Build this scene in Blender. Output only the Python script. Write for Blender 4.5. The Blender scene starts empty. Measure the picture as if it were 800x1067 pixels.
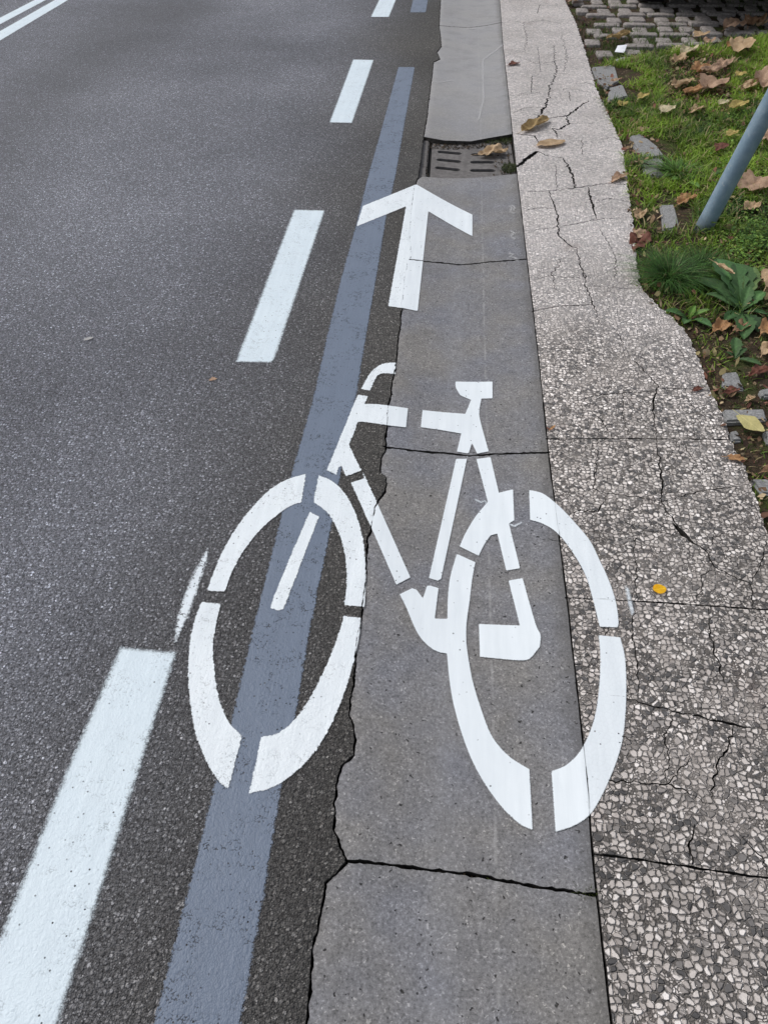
import bpy, bmesh, math, random
import numpy as np
from mathutils import Vector, noise
from mathutils.geometry import delaunay_2d_cdt
random.seed(7); rng = np.random.default_rng(7)
R = math.radians
scn = bpy.context.scene
COL = scn.collection

# ------------------------------------------------------------------ camera
CAMZ = 1.2; F = 800.0; CX, CY = 400.0, 533.5
PITCH = R(44.33); YAW = R(4.70)
cam_d = bpy.data.cameras.new('camera'); cam = bpy.data.objects.new('camera', cam_d); COL.objects.link(cam)
cam_d.sensor_fit = 'VERTICAL'; cam_d.sensor_height = 36; cam_d.lens = 36*F/1067.0
cam_d.clip_start = 0.02; cam_d.clip_end = 500
cam.location = (0, 0, CAMZ); cam.rotation_euler = (R(90)-PITCH, 0, YAW)
scn.camera = cam
_rt = Vector((math.cos(YAW), math.sin(YAW), 0)); _fh = Vector((-math.sin(YAW), math.cos(YAW), 0))
_fw = _fh*math.cos(PITCH) + Vector((0, 0, -math.sin(PITCH)))
_up = _fh*math.sin(PITCH) + Vector((0, 0, math.cos(PITCH)))

def ray(px, py):
    return _fw + _rt*((px-CX)/F) + _up*((CY-py)/F)
def P0(px, py, z=0.0):
    d = ray(px, py); t = (z-CAMZ)/d.z
    return Vector((d.x*t, d.y*t, z))
def proj(v):
    d = Vector(v)-Vector((0, 0, CAMZ)); w = d.dot(_fw)
    return CX+F*d.dot(_rt)/w, CY-F*d.dot(_up)/w

XR = P0(571, 471).x; XL = P0(401, 465).x
def Z(x, y):                                   # height of the paved surface: the gutter is a shallow dish
    t = (x-XL)/(XR-XL)
    if 0 < t < 1: return -0.012*math.sin(math.pi*t)
    return 0.0
def P(px, py, lift=0.0):                       # a point of the surface seen at a pixel
    z = 0.0
    for _ in range(6):
        v = P0(px, py, z+lift); z = Z(v.x, v.y)
    return P0(px, py, z+lift)

# ------------------------------------------------------------------ object helpers
def tag(o, label=None, cat=None, group=None, kind=None):
    if label: o['label'] = label
    if cat: o['category'] = cat
    if group: o['group'] = group
    if kind: o['kind'] = kind
    return o
def mesh_obj(name, verts, faces, mat, parent=None, origin=None, smooth=True):
    verts = [Vector(v) for v in verts]
    if origin is None: origin = Vector((0, 0, 0))
    me = bpy.data.meshes.new(name)
    me.from_pydata([tuple(v-origin) for v in verts], [], faces)
    if smooth: me.polygons.foreach_set('use_smooth', [True]*len(me.polygons))
    me.materials.append(mat)
    o = bpy.data.objects.new(name, me); COL.objects.link(o); o.location = origin
    if parent:
        o.parent = parent; o.location = origin-parent.location
    return o
def empty(name, loc):
    o = bpy.data.objects.new(name, None); COL.objects.link(o); o.location = loc; o.empty_display_size = 0.05
    return o
def bm_obj(name, bm, mat, parent=None, origin=(0, 0, 0), smooth=False):
    me = bpy.data.meshes.new(name); bm.normal_update()
    bmesh.ops.recalc_face_normals(bm, faces=bm.faces)
    bm.to_mesh(me); bm.free()
    if smooth: me.polygons.foreach_set('use_smooth', [True]*len(me.polygons))
    me.materials.append(mat)
    o = bpy.data.objects.new(name, me); COL.objects.link(o)
    o.location = origin
    if parent: o.parent = parent
    return o
def centroid(vs):
    s = Vector((0, 0, 0))
    for v in vs: s += Vector(v)
    return s/len(vs)

# ------------------------------------------------------------------ node helpers
class NT:
    def __init__(self, name):
        self.m = bpy.data.materials.new(name); self.m.use_nodes = True
        self.t = self.m.node_tree; self.t.nodes.clear()
        self.out = self.t.nodes.new('ShaderNodeOutputMaterial')
        self.b = self.t.nodes.new('ShaderNodeBsdfPrincipled')
        self.t.links.new(self.b.outputs[0], self.out.inputs[0])
        self.pos = self.t.nodes.new('ShaderNodeNewGeometry').outputs['Position']
    def n(self, typ, **kw):
        nd = self.t.nodes.new(typ)
        for k, v in kw.items(): setattr(nd, k, v)
        return nd
    def set(self, sock, v):
        if hasattr(v, 'links') or isinstance(v, bpy.types.NodeSocket): self.t.links.new(v, sock)
        elif isinstance(v, (tuple, list)) and len(v) == 3 and sock.type == 'RGBA': sock.default_value = (*v, 1)
        else: sock.default_value = v
    def math(self, op, a, b=0.0, c=None, clamp=False):
        nd = self.n('ShaderNodeMath', operation=op, use_clamp=clamp)
        self.set(nd.inputs[0], a); self.set(nd.inputs[1], b)
        if c is not None: self.set(nd.inputs[2], c)
        return nd.outputs[0]
    def ramp(self, x, a, b, lo=0.0, hi=1.0, smooth=True):
        nd = self.n('ShaderNodeMapRange', interpolation_type='SMOOTHSTEP' if smooth else 'LINEAR')
        self.set(nd.inputs[0], x); self.set(nd.inputs[1], a); self.set(nd.inputs[2], b)
        self.set(nd.inputs[3], lo); self.set(nd.inputs[4], hi)
        return nd.outputs[0]
    def noise(self, scale, detail=3, rough=0.55, vec=None, dim='3D', dist=0.0):
        nd = self.n('ShaderNodeTexNoise', noise_dimensions=dim)
        self.set(nd.inputs['Vector'], vec if vec is not None else self.pos)
        nd.inputs['Scale'].default_value = scale; nd.inputs['Detail'].default_value = detail
        nd.inputs['Roughness'].default_value = rough; nd.inputs['Distortion'].default_value = dist
        return nd.outputs['Fac']
    def voro(self, scale, feature='F1', dim='2D', vec=None, rnd=1.0):
        nd = self.n('ShaderNodeTexVoronoi', feature=feature, voronoi_dimensions=dim)
        self.set(nd.inputs['Vector'], vec if vec is not None else self.pos)
        nd.inputs['Scale'].default_value = scale; nd.inputs['Randomness'].default_value = rnd
        return nd
    def mix(self, f, a, b, blend='MIX'):
        nd = self.n('ShaderNodeMix', data_type='RGBA', blend_type=blend)
        self.set(nd.inputs[0], f); self.set(nd.inputs[6], a); self.set(nd.inputs[7], b)
        return nd.outputs[2]
    def cramp(self, x, stops, interp='LINEAR'):
        nd = self.n('ShaderNodeValToRGB'); cr = nd.color_ramp; cr.interpolation = interp
        while len(cr.elements) < len(stops): cr.elements.new(0.5)
        for e, (p, c) in zip(cr.elements, stops): e.position = p; e.color = (*c, 1) if len(c) == 3 else c
        self.set(nd.inputs[0], x); return nd.outputs[0]
    def bump(self, h, dist, strength=1.0, normal=None):
        nd = self.n('ShaderNodeBump'); self.set(nd.inputs['Height'], h)
        nd.inputs['Distance'].default_value = dist; nd.inputs['Strength'].default_value = strength
        if normal is not None: self.set(nd.inputs['Normal'], normal)
        return nd.outputs[0]
    def attr(self, name, out='Fac'):
        nd = self.n('ShaderNodeAttribute', attribute_name=name); return nd.outputs[out]
    def sep(self, v=None):
        nd = self.n('ShaderNodeSeparateXYZ'); self.set(nd.inputs[0], v if v is not None else self.pos); return nd.outputs
    def bs(self, **kw):
        names = {'col': 'Base Color', 'rough': 'Roughness', 'spec': 'Specular IOR Level', 'normal': 'Normal', 'metal': 'Metallic',
                 'trans': 'Transmission Weight', 'coat': 'Coat Weight'}
        for k, v in kw.items(): self.set(self.b.inputs[names[k]], v)
    def alpha(self, a):
        tr = self.n('ShaderNodeBsdfTransparent'); mx = self.n('ShaderNodeMixShader')
        self.set(mx.inputs[0], a); self.t.links.new(tr.outputs[0], mx.inputs[1]); self.t.links.new(self.b.outputs[0], mx.inputs[2])
        self.t.links.new(mx.outputs[0], self.out.inputs[0])

def warp(nt, amt, scale):
    nd = nt.n('ShaderNodeTexNoise'); nt.set(nd.inputs['Vector'], nt.pos); nd.inputs['Scale'].default_value = scale
    nd.inputs['Detail'].default_value = 1
    s = nt.n('ShaderNodeVectorMath', operation='SUBTRACT'); nt.set(s.inputs[0], nd.outputs['Color']); s.inputs[1].default_value = (.5, .5, .5)
    m = nt.n('ShaderNodeVectorMath', operation='MULTIPLY_ADD'); nt.set(m.inputs[0], s.outputs[0]); m.inputs[1].default_value = (amt, amt, amt)
    nt.set(m.inputs[2], nt.pos); return m.outputs[0]

def warp2(nt):
    acc = nt.pos
    for amt, sc in ((0.009, 50), (0.0036, 170)):
        nd = nt.n('ShaderNodeTexNoise'); nt.set(nd.inputs['Vector'], nt.pos); nd.inputs['Scale'].default_value = sc; nd.inputs['Detail'].default_value = 1
        s = nt.n('ShaderNodeVectorMath', operation='SUBTRACT'); nt.set(s.inputs[0], nd.outputs['Color']); s.inputs[1].default_value = (.5, .5, .5)
        m = nt.n('ShaderNodeVectorMath', operation='MULTIPLY_ADD'); nt.set(m.inputs[0], s.outputs[0]); m.inputs[1].default_value = (amt, amt, amt)
        nt.set(m.inputs[2], acc); acc = m.outputs[0]
    return acc
# heights shared between a surface and the paint that lies on it
def asphalt_height(nt):
    w = warp(nt, 0.004, 120)
    v1 = nt.voro(145, vec=w); v2 = nt.voro(330)
    a = nt.ramp(v1.outputs['Distance'], 0.1, 0.75, 1.0, 0.0)
    # only some stones stand proud
    sel = nt.ramp(nt.sep(v1.outputs['Color'])[0], 0.25, 0.8)
    a = nt.math('MULTIPLY', a, sel)
    b = nt.ramp(v2.outputs['Distance'], 0.1, 0.7, 1.0, 0.0)
    n = nt.noise(70, 5, 0.65)
    h = nt.math('ADD', nt.math('MULTIPLY', a, 0.55), nt.math('MULTIPLY', b, 0.3))
    h = nt.math('ADD', h, nt.math('MULTIPLY', n, 0.9))
    return h, v1, v2, n
def pebble_height(nt):
    w = warp2(nt)
    v = nt.voro(97, vec=w, rnd=0.85); e = nt.voro(97, 'DISTANCE_TO_EDGE', vec=w, rnd=0.9)
    v2 = nt.voro(200, vec=w); e2 = nt.voro(200, 'DISTANCE_TO_EDGE', vec=w)
    dome = nt.ramp(e.outputs['Distance'], 0.02, 0.2)
    dome2 = nt.ramp(e2.outputs['Distance'], 0.03, 0.22)
    return dome, v, e, dome2, v2, e2
def concrete_height(nt):
    pit = nt.voro(95, vec=warp(nt, 0.012, 130)); pm = nt.math('MULTIPLY', nt.ramp(pit.outputs['Distance'], 0.08, 0.2, 1.0, 0.0),
                                    nt.ramp(nt.sep(pit.outputs['Color'])[1], 0.9, 0.93))
    n = nt.noise(300, 3, 0.6)
    h = nt.math('SUBTRACT', nt.math('MULTIPLY', n, 0.35), pm)
    return h, pm, n

# ------------------------------------------------------------------ materials
def mat_asphalt():
    nt = NT('asphalt'); h, v1, v2, n = asphalt_height(nt)
    c1 = nt.sep(v1.outputs['Color']); c2 = nt.sep(v2.outputs['Color']); xyz = nt.sep()
    base = nt.mix(nt.ramp(nt.noise(150, 4, 0.7), 0.35, 0.62), (0.035, 0.033, 0.032), (0.13, 0.128, 0.125))
    stone = nt.cramp(c1[1], [(0, (0.06, 0.058, 0.056)), (0.4, (0.14, 0.137, 0.135)), (0.75, (0.22, 0.215, 0.21)), (0.93, (0.32, 0.315, 0.31)), (1, (0.48, 0.475, 0.47))])
    mask = nt.math('MULTIPLY', nt.ramp(v1.outputs['Distance'], 0.32, 0.46, 1.0, 0.0), nt.ramp(c1[0], 0.35, 0.5))
    col = nt.mix(mask, base, stone)
    fine = nt.cramp(c2[0], [(0, (0.025, 0.024, 0.023)), (0.5, (0.12, 0.118, 0.116)), (0.88, (0.24, 0.237, 0.234)), (1, (0.5, 0.49, 0.48))])
    m2 = nt.math('MULTIPLY', nt.ramp(v2.outputs['Distance'], 0.3, 0.45, 1.0, 0.0), nt.ramp(c2[2], 0.4, 0.6))
    col = nt.mix(nt.math('MULTIPLY', m2, 0.8), col, fine)
    pk = nt.noise(260, 4, 0.75)
    col = nt.mix(1.0, col, nt.cramp(pk, [(0.3, (0.25, 0.25, 0.25)), (0.45, (0.95, 0.95, 0.95)), (0.56, (1.1, 1.1, 1.1)), (0.7, (1.9, 1.9, 1.9))]), 'MULTIPLY')
    # running lane paler from wear and painted sheen, gutter strip dark with dirt
    wear_sheen = nt.ramp(nt.math('ADD', xyz[0], nt.math('MULTIPLY', nt.math('SUBTRACT', nt.noise(1.3, 2), 0.5), 0.5)), -0.05, -0.95)
    wv = nt.noise(0.9, 3, 0.5, vec=None)
    tint = nt.mix(wear_sheen, (0.66, 0.63, 0.58), (1.56, 1.64, 1.90))
    col = nt.mix(1.0, col, tint, 'MULTIPLY')
    col = nt.mix(1.0, col, nt.cramp(wv, [(0.32, (0.70, 0.70, 0.71)), (0.68, (1.22, 1.22, 1.22))]), 'MULTIPLY')
    # tyre track darker
    tr = nt.math('ABSOLUTE', nt.math('ADD', xyz[0], nt.math('ADD', 2.0, nt.math('MULTIPLY', nt.math('SUBTRACT', nt.noise(0.7, 2), 0.5), 0.6))))
    col = nt.mix(nt.ramp(tr, 0.0, 0.55, 0.38, 0.0), col, (0.06, 0.06, 0.062))
    nt.bs(col=col, rough=nt.ramp(n, 0.3, 0.7, 0.72, 0.9), spec=0.45, normal=nt.bump(h, 0.0055, 1.0))
    return nt.m
def mat_pebble():
    nt = NT('exposed_aggregate'); dome, v, e, dome2, v2, e2 = pebble_height(nt)
    c = nt.sep(v.outputs['Color']); c2 = nt.sep(v2.outputs['Color']); xyz = nt.sep()
    ramp = [(0, (0.045, 0.044, 0.045)), (0.16, (0.085, 0.083, 0.083)), (0.22, (0.22, 0.205, 0.195)), (0.38, (0.32, 0.293, 0.272)),
            (0.55, (0.42, 0.385, 0.358)), (0.75, (0.52, 0.48, 0.45)), (0.9, (0.62, 0.58, 0.545)), (1, (0.74, 0.70, 0.67))]
    big = nt.cramp(c[0], ramp); small = nt.cramp(c2[0], ramp)
    vein = nt.noise(400, 3)
    big = nt.mix(1.0, big, nt.cramp(vein, [(0.3, (0.86, 0.86, 0.86)), (0.7, (1.1, 1.1, 1.1))]), 'MULTIPLY')
    mortar = nt.mix(nt.noise(8, 3), (0.06, 0.055, 0.05), (0.17, 0.155, 0.142))
    s = nt.mix(nt.math('MULTIPLY', nt.ramp(e2.outputs['Distance'], 0.07, 0.15), nt.math('MULTIPLY', nt.ramp(v2.outputs['Distance'], 0.55, 0.46), nt.ramp(c2[1], 0.3, 0.34))), mortar, small)
    useb = nt.math('MULTIPLY', nt.math('MULTIPLY', nt.ramp(e.outputs['Distance'], 0.02, 0.10), nt.ramp(v.outputs['Distance'], 0.57, 0.45)), nt.ramp(c[1], 0.22, 0.26))
    col = nt.mix(useb, s, big)
    # patches where the cement skin still covers the pebbles
    film = nt.ramp(nt.noise(7, 4, 0.6), 0.50, 0.68, 0.03, 0.55)
    col = nt.mix(film, col, (0.34, 0.31, 0.285))
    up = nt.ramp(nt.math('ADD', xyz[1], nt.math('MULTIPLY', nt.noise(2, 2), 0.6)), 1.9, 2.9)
    col = nt.mix(nt.math('MULTIPLY', up, 0.5), col, (0.59, 0.56, 0.55))  # far paving whitened in colour for glancing sheen and fewer pebbles
    pn = nt.noise(75, 4, 0.7)
    col = nt.mix(nt.math('MULTIPLY', up, nt.ramp(pn, 0.36, 0.46, 0.65, 0)), col, (0.14, 0.13, 0.125))
    lf = nt.noise(3.2, 3)
    col = nt.mix(1.0, col, nt.cramp(lf, [(0.3, (0.84, 0.83, 0.82)), (0.7, (1.15, 1.14, 1.14))]), 'MULTIPLY')
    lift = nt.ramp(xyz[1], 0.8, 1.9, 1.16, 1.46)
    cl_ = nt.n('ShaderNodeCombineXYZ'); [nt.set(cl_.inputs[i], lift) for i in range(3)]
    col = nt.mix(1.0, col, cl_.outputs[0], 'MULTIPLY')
    red = nt.ramp(nt.noise(5.5, 3), 0.6, 0.75, 0, 0.25)
    col = nt.mix(red, col, (0.25, 0.17, 0.14))
    h = nt.mix(nt.ramp(c[1], 0.22, 0.26), nt.math('MULTIPLY', dome2, 0.5), dome)
    h = nt.math('ADD', h, nt.math('MULTIPLY', nt.noise(30, 4), 0.7))
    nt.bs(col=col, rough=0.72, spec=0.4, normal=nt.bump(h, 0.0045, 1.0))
    return nt.m
def mat_concrete():
    nt = NT('gutter_concrete'); h, pm, n = concrete_height(nt); xyz = nt.sep()
    col = nt.mix(nt.noise(5, 5, 0.6), (0.150, 0.148, 0.150), (0.225, 0.223, 0.228))
    col = nt.mix(1.0, col, nt.cramp(nt.noise(210, 5, 0.8), [(0.3, (0.2, 0.2, 0.19)), (0.43, (0.8, 0.8, 0.8)), (0.56, (1.1, 1.1, 1.1)), (0.7, (2.1, 2.1, 2.1))]), 'MULTIPLY')
    sv = nt.voro(190, vec=warp(nt, 0.012, 150)); sc = nt.sep(sv.outputs['Color'])
    sp = nt.math('MULTIPLY', nt.ramp(sv.outputs['Distance'], 0.15, 0.3, 1, 0), nt.ramp(sc[0], 0.86, 0.94))
    col = nt.mix(nt.math('MULTIPLY', sp, 0.6), col, (0.5, 0.49, 0.48))
    sp2 = nt.math('MULTIPLY', nt.ramp(sv.outputs['Distance'], 0.15, 0.35, 1, 0), nt.ramp(sc[1], 0.85, 0.92))
    col = nt.mix(nt.math('MULTIPLY', sp2, 0.6), col, (0.09, 0.088, 0.086))
    col = nt.mix(pm, col, (0.03, 0.029, 0.028))
    hue = nt.cramp(nt.noise(4.5, 3), [(0.35, (1.05, 1.02, 0.96)), (0.65, (0.95, 0.98, 1.07))])
    col = nt.mix(1.0, col, hue, 'MULTIPLY')
    col = nt.mix(1.0, col, nt.cramp(nt.noise(55, 4, 0.7), [(0.3, (0.84, 0.84, 0.84)), (0.7, (1.15, 1.15, 1.15))]), 'MULTIPLY')
    # faint pale drip line along the gutter, darker trough
    lx = nt.math('ABSOLUTE', nt.math('SUBTRACT', xyz[0], nt.math('ADD', XL+(XR-XL)*0.63, nt.math('MULTIPLY', nt.math('SUBTRACT', nt.noise(2, 1), .5), 0.01))))
    ln = nt.math('MULTIPLY', nt.ramp(lx, 0.0, 0.0045, 1, 0), nt.ramp(nt.noise(25, 4), 0.42, 0.62, 0, 0.5))
    col = nt.mix(ln, col, (0.36, 0.355, 0.35))
    lw = nt.math('ABSOLUTE', nt.math('SUBTRACT', xyz[0], XL+(XR-XL)*0.42))
    col = nt.mix(nt.math('MULTIPLY', nt.ramp(lw, 0.0, 0.05, 0.28, 0), nt.noise(12, 4)), col, (0.30, 0.30, 0.305))
    st = nt.ramp(nt.noise(2.6, 5, 0.65), 0.5, 0.75, 0, 0.35)
    col = nt.mix(st, col, (0.12, 0.113, 0.106))
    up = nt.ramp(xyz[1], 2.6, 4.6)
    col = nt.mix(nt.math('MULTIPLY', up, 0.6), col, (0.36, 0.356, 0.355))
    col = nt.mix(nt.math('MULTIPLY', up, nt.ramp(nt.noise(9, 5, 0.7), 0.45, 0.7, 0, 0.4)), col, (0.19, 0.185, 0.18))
    col = nt.mix(nt.ramp(nt.math('ADD', xyz[0], nt.math('MULTIPLY', nt.noise(20, 4), 0.05)), XR-0.012, XR+0.03, 0, 0.55), col, (0.09, 0.085, 0.078))
    nt.bs(col=col, rough=0.8, spec=0.35, normal=nt.bump(h, 0.0016, 0.9))
    return nt.m
def mat_paint(name, col_a, col_b, feather, pits, edge_noise=0.0, rough=0.6, opac=1.0):
    nt = NT(name)
    sd = nt.attr('sd'); gap = nt.attr('gap'); sub = nt.attr('sub')
    ha, _, _, _ = asphalt_height(nt); d, _, _, _, _, _ = pebble_height(nt); hc, pm, _ = concrete_height(nt)
    isa = nt.ramp(sub, 0.4, 0.6, 1, 0); isp = nt.ramp(sub, 1.4, 1.6)
    n1 = nt.noise(420, 3, 0.7); n2 = nt.noise(120, 4, 0.7)
    s = nt.math('ADD', sd, nt.math('MULTIPLY', nt.math('SUBTRACT', n1, 0.5), min(feather, 0.006)*1.6))
    s = nt.math('ADD', s, nt.math('MULTIPLY', nt.math('SUBTRACT', n2, 0.5), edge_noise*2))
    # sprayed paint catches on the stones at its edge
    s = nt.math('ADD', s, nt.math('MULTIPLY', isa, nt.math('MULTIPLY', nt.math('SUBTRACT', ha, 0.75), min(feather, 0.004)*1.3)))
    a = nt.ramp(s, -feather*0.5, feather*0.5)
    a = nt.math('MULTIPLY', nt.math('MULTIPLY', a, opac), nt.ramp(gap, -0.0014, 0.0))
    pv = nt.voro(150); pc = nt.sep(pv.outputs['Color'])
    pit = nt.math('MULTIPLY', nt.ramp(pv.outputs['Distance'], 0.12, 0.3, 1, 0), nt.ramp(pc[0], 1-pits-0.02, 1-pits))
    pit = nt.math('MULTIPLY', pit, nt.ramp(nt.noise(9, 3), 0.4, 0.6, 0.25, 1))
    low = nt.math('MULTIPLY', isa, nt.math('MULTIPLY', nt.ramp(ha, 0.42, 0.56, 1, 0), nt.ramp(nt.noise(14, 3), 0.42, 0.62, 0.0, min(1.0, pits*14))))
    a = nt.math('MULTIPLY', a, nt.math('SUBTRACT', 1.0, nt.math('MAXIMUM', pit, low)), clamp=True)
    col = nt.mix(nt.noise(11, 5, 0.65), col_a, col_b)
    # brush / spray marks
    mp = nt.n('ShaderNodeMapping'); nt.set(mp.inputs[0], nt.pos); mp.inputs['Scale'].default_value = (55, 5, 1); mp.inputs['Rotation'].default_value = (0, 0, 0.12)
    col = nt.mix(1.0, col, nt.cramp(nt.noise(1.0, 3, 0.6, vec=mp.outputs[0]), [(0.3, (0.93, 0.935, 0.94)), (0.7, (1.03, 1.03, 1.03))]), 'MULTIPLY')
    thin = nt.math('MULTIPLY', isp, nt.ramp(d, 0.0, 0.5, 0.05, 0.0))
    col = nt.mix(thin, col, (0.3, 0.3, 0.31))
    h = nt.math('ADD', nt.math('MULTIPLY', isa, nt.math('MULTIPLY', ha, 1.5)), nt.math('MULTIPLY', isp, nt.math('MULTIPLY', d, 0.22)))
    h = nt.math('ADD', h, nt.math('MULTIPLY', hc, 0.3))
    h = nt.math('ADD', h, nt.math('MULTIPLY', nt.noise(45, 3), 0.4))
    nt.bs(col=col, rough=rough, spec=0.4, normal=nt.bump(h, 0.0009, 0.55))
    nt.alpha(a)
    return nt.m
def mat_simple(name, ca, cb, scale=30, rough=0.85, bumpd=0.002, spec=0.3, detail=4):
    nt = NT(name); n = nt.noise(scale, detail, 0.6)
    nt.bs(col=nt.mix(nt.ramp(n, 0.3, 0.7), ca, cb), rough=rough, spec=spec, normal=nt.bump(nt.noise(scale*3, 4, 0.65), bumpd, 0.8)); return nt.m
def mat_soil():
    nt = NT('soil'); v = nt.voro(70); c = nt.sep(v.outputs['Color'])
    col = nt.mix(nt.noise(25, 5, 0.7), (0.025, 0.018, 0.012), (0.09, 0.066, 0.045))
    flake = nt.cramp(c[0], [(0, (0.05, 0.03, 0.02)), (0.5, (0.10, 0.06, 0.04)), (0.8, (0.14, 0.10, 0.06)), (1, (0.24, 0.19, 0.13))])
    col = nt.mix(nt.math('MULTIPLY', nt.ramp(c[1], 0.5, 0.65), nt.ramp(v.outputs['Distance'], 0.3, 0.42, 1, 0)), col, flake)
    moss = nt.ramp(nt.noise(9, 4), 0.48, 0.62, 0, 0.85)
    col = nt.mix(moss, col, nt.mix(nt.noise(160, 3), (0.03, 0.042, 0.012), (0.085, 0.11, 0.03)))
    nt.bs(col=col, rough=0.95, spec=0.15, normal=nt.bump(nt.noise(90, 5, 0.7), 0.012, 1)); return nt.m
def mat_tint(name, rough=0.55, spec=0.35, sub=0.0, bumps=60):
    nt = NT(name); t = nt.attr('tint', 'Color')
    n = nt.noise(bumps, 3)
    col = nt.mix(1.0, t, nt.cramp(n, [(0.3, (0.75, 0.75, 0.75)), (0.7, (1.2, 1.2, 1.2))]), 'MULTIPLY')
    nt.bs(col=col, rough=rough, spec=spec)
    if sub:
        tl = nt.n('ShaderNodeBsdfTranslucent'); nt.set(tl.inputs[0], col)
        mx = nt.n('ShaderNodeMixShader'); mx.inputs[0].default_value = sub
        nt.t.links.new(nt.b.outputs[0], mx.inputs[1]); nt.t.links.new(tl.outputs[0], mx.inputs[2]); nt.t.links.new(mx.outputs[0], nt.out.inputs[0])
    return nt.m
def mat_leaf(name, ca, cb, spots=0.3):
    nt = NT(name); tc = nt.n('ShaderNodeTexCoord').outputs['Object']
    info = nt.n('ShaderNodeObjectInfo').outputs['Random']
    vec = nt.n('ShaderNodeVectorMath', operation='ADD'); nt.set(vec.inputs[0], tc)
    cmb = nt.n('ShaderNodeCombineXYZ'); nt.set(cmb.inputs[0], nt.math('MULTIPLY', info, 37.0)); nt.set(vec.inputs[1], cmb.outputs[0])
    v = vec.outputs[0]
    n = nt.noise(35, 4, 0.65, vec=v); col = nt.mix(nt.ramp(n, 0.35, 0.65), ca, cb)
    sp = nt.ramp(nt.noise(160, 3, 0.6, vec=v), 0.60, 0.7, 0, spots)
    col = nt.mix(sp, col, tuple(c*0.3 for c in ca))
    x = nt.sep(tc)
    mid = nt.ramp(nt.math('ABSOLUTE', x[0]), 0.0004, 0.0012, 0.45, 0.0)
    wv = nt.math('FRACT', nt.math('MULTIPLY', nt.math('SUBTRACT', x[1], nt.math('MULTIPLY', nt.math('ABSOLUTE', x[0]), 0.7)), 130))
    side = nt.ramp(nt.math('ABSOLUTE', nt.math('SUBTRACT', wv, 0.5)), 0.0, 0.13, 0.3, 0.0)
    col = nt.mix(nt.math('MAXIMUM', mid, side), col, tuple(min(1, c*1.5+0.02) for c in cb))
    nt.bs(col=col, rough=0.6, spec=0.3, normal=nt.bump(nt.math('ADD', nt.noise(120, 4, vec=v), side), 0.0015, 0.8))
    tl = nt.n('ShaderNodeBsdfTranslucent'); nt.set(tl.inputs[0], col)
    mx = nt.n('ShaderNodeMixShader'); mx.inputs[0].default_value = 0.15
    nt.t.links.new(nt.b.outputs[0], mx.inputs[1]); nt.t.links.new(tl.outputs[0], mx.inputs[2]); nt.t.links.new(mx.outputs[0], nt.out.inputs[0])
    return nt.m

ASPH = mat_asphalt(); PEB = mat_pebble(); CONC = mat_concrete(); SOIL = mat_soil()
GAPM = mat_simple('joint_dirt', (0.012, 0.010, 0.008), (0.035, 0.03, 0.024), 120, 0.95, 0.004)
WALL = mat_simple('crack_side_shade', (0.02, 0.018, 0.016), (0.06, 0.055, 0.05), 90, 0.95, 0.003)  # shade painted into the crack walls so thin grooves read dark
WHITE = mat_paint('white_paint', (0.69, 0.745, 0.78), (0.79, 0.835, 0.86), 0.0020, 0.02)
WHITE_SOFT = mat_paint('white_line_paint', (0.60, 0.69, 0.75), (0.69, 0.775, 0.82), 0.012, 0.022, 0.001)
WHITE_HAZE = mat_paint('white_overspray', (0.62, 0.68, 0.72), (0.74, 0.79, 0.83), 0.008, 0.10, 0.004)
FAINT = mat_paint('pale_scratch', (0.5, 0.5, 0.5), (0.6, 0.6, 0.6), 0.006, 0.10, 0.004, 0.8, 0.45)
BLUE = mat_paint('grey_blue_paint', (0.120, 0.153, 0.213), (0.152, 0.188, 0.250), 0.004, 0.05, 0.002, 0.5)
STONE = mat_simple('grey_stone', (0.17, 0.17, 0.17), (0.33, 0.33, 0.325), 180, 0.85, 0.002)
STONE2 = mat_simple('porphyry_stone', (0.17, 0.15, 0.14), (0.34, 0.31, 0.29), 60, 0.85, 0.003)
IRON = mat_simple('drain_concrete', (0.105, 0.098, 0.095), (0.17, 0.16, 0.155), 60, 0.8, 0.0015)

# ------------------------------------------------------------------ cracks and joints
def jag(pts, amp, seed, step=0.012, scale=18):
    out = []
    for i in range(len(pts)-1):
        a, b = pts[i], pts[i+1]; L = math.hypot(b[0]-a[0], b[1]-a[1]); n = max(1, int(L/step))
        for k in range(n):
            t = k/n; out.append((a[0]+(b[0]-a[0])*t, a[1]+(b[1]-a[1])*t, a[2]+(b[2]-a[2])*t))
    out.append(tuple(pts[-1])); res = []
    for i, p in enumerate(out):
        j0, j1 = out[max(0, i-1)], out[min(len(out)-1, i+1)]
        dx, dy = j1[0]-j0[0], j1[1]-j0[1]; L = math.hypot(dx, dy) or 1
        n = noise.noise(Vector((p[0]*scale*3, p[1]*scale*3, seed)))*0.6+noise.noise(Vector((p[0]*scale*9, p[1]*scale*9, seed+5)))*0.5
        w = p[2]*max(0.6, 1+0.75*noise.noise(Vector((p[0]*70, p[1]*70, seed+9))))
        o = n*amp*2 if 0 < i < len(out)-1 else 0
        res.append((p[0]-dy/L*o, p[1]+dx/L*o, w))
    return res
def px_line(pts, w, taper=False):
    n = len(pts); r = []
    for i, p in enumerate(pts):
        v = P(p[0], p[1]); ww = p[2] if len(p) > 2 else w
        if taper and (i == 0 or i == n-1): ww *= 0.5
        r.append((v.x, v.y, ww))
    return r
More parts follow.
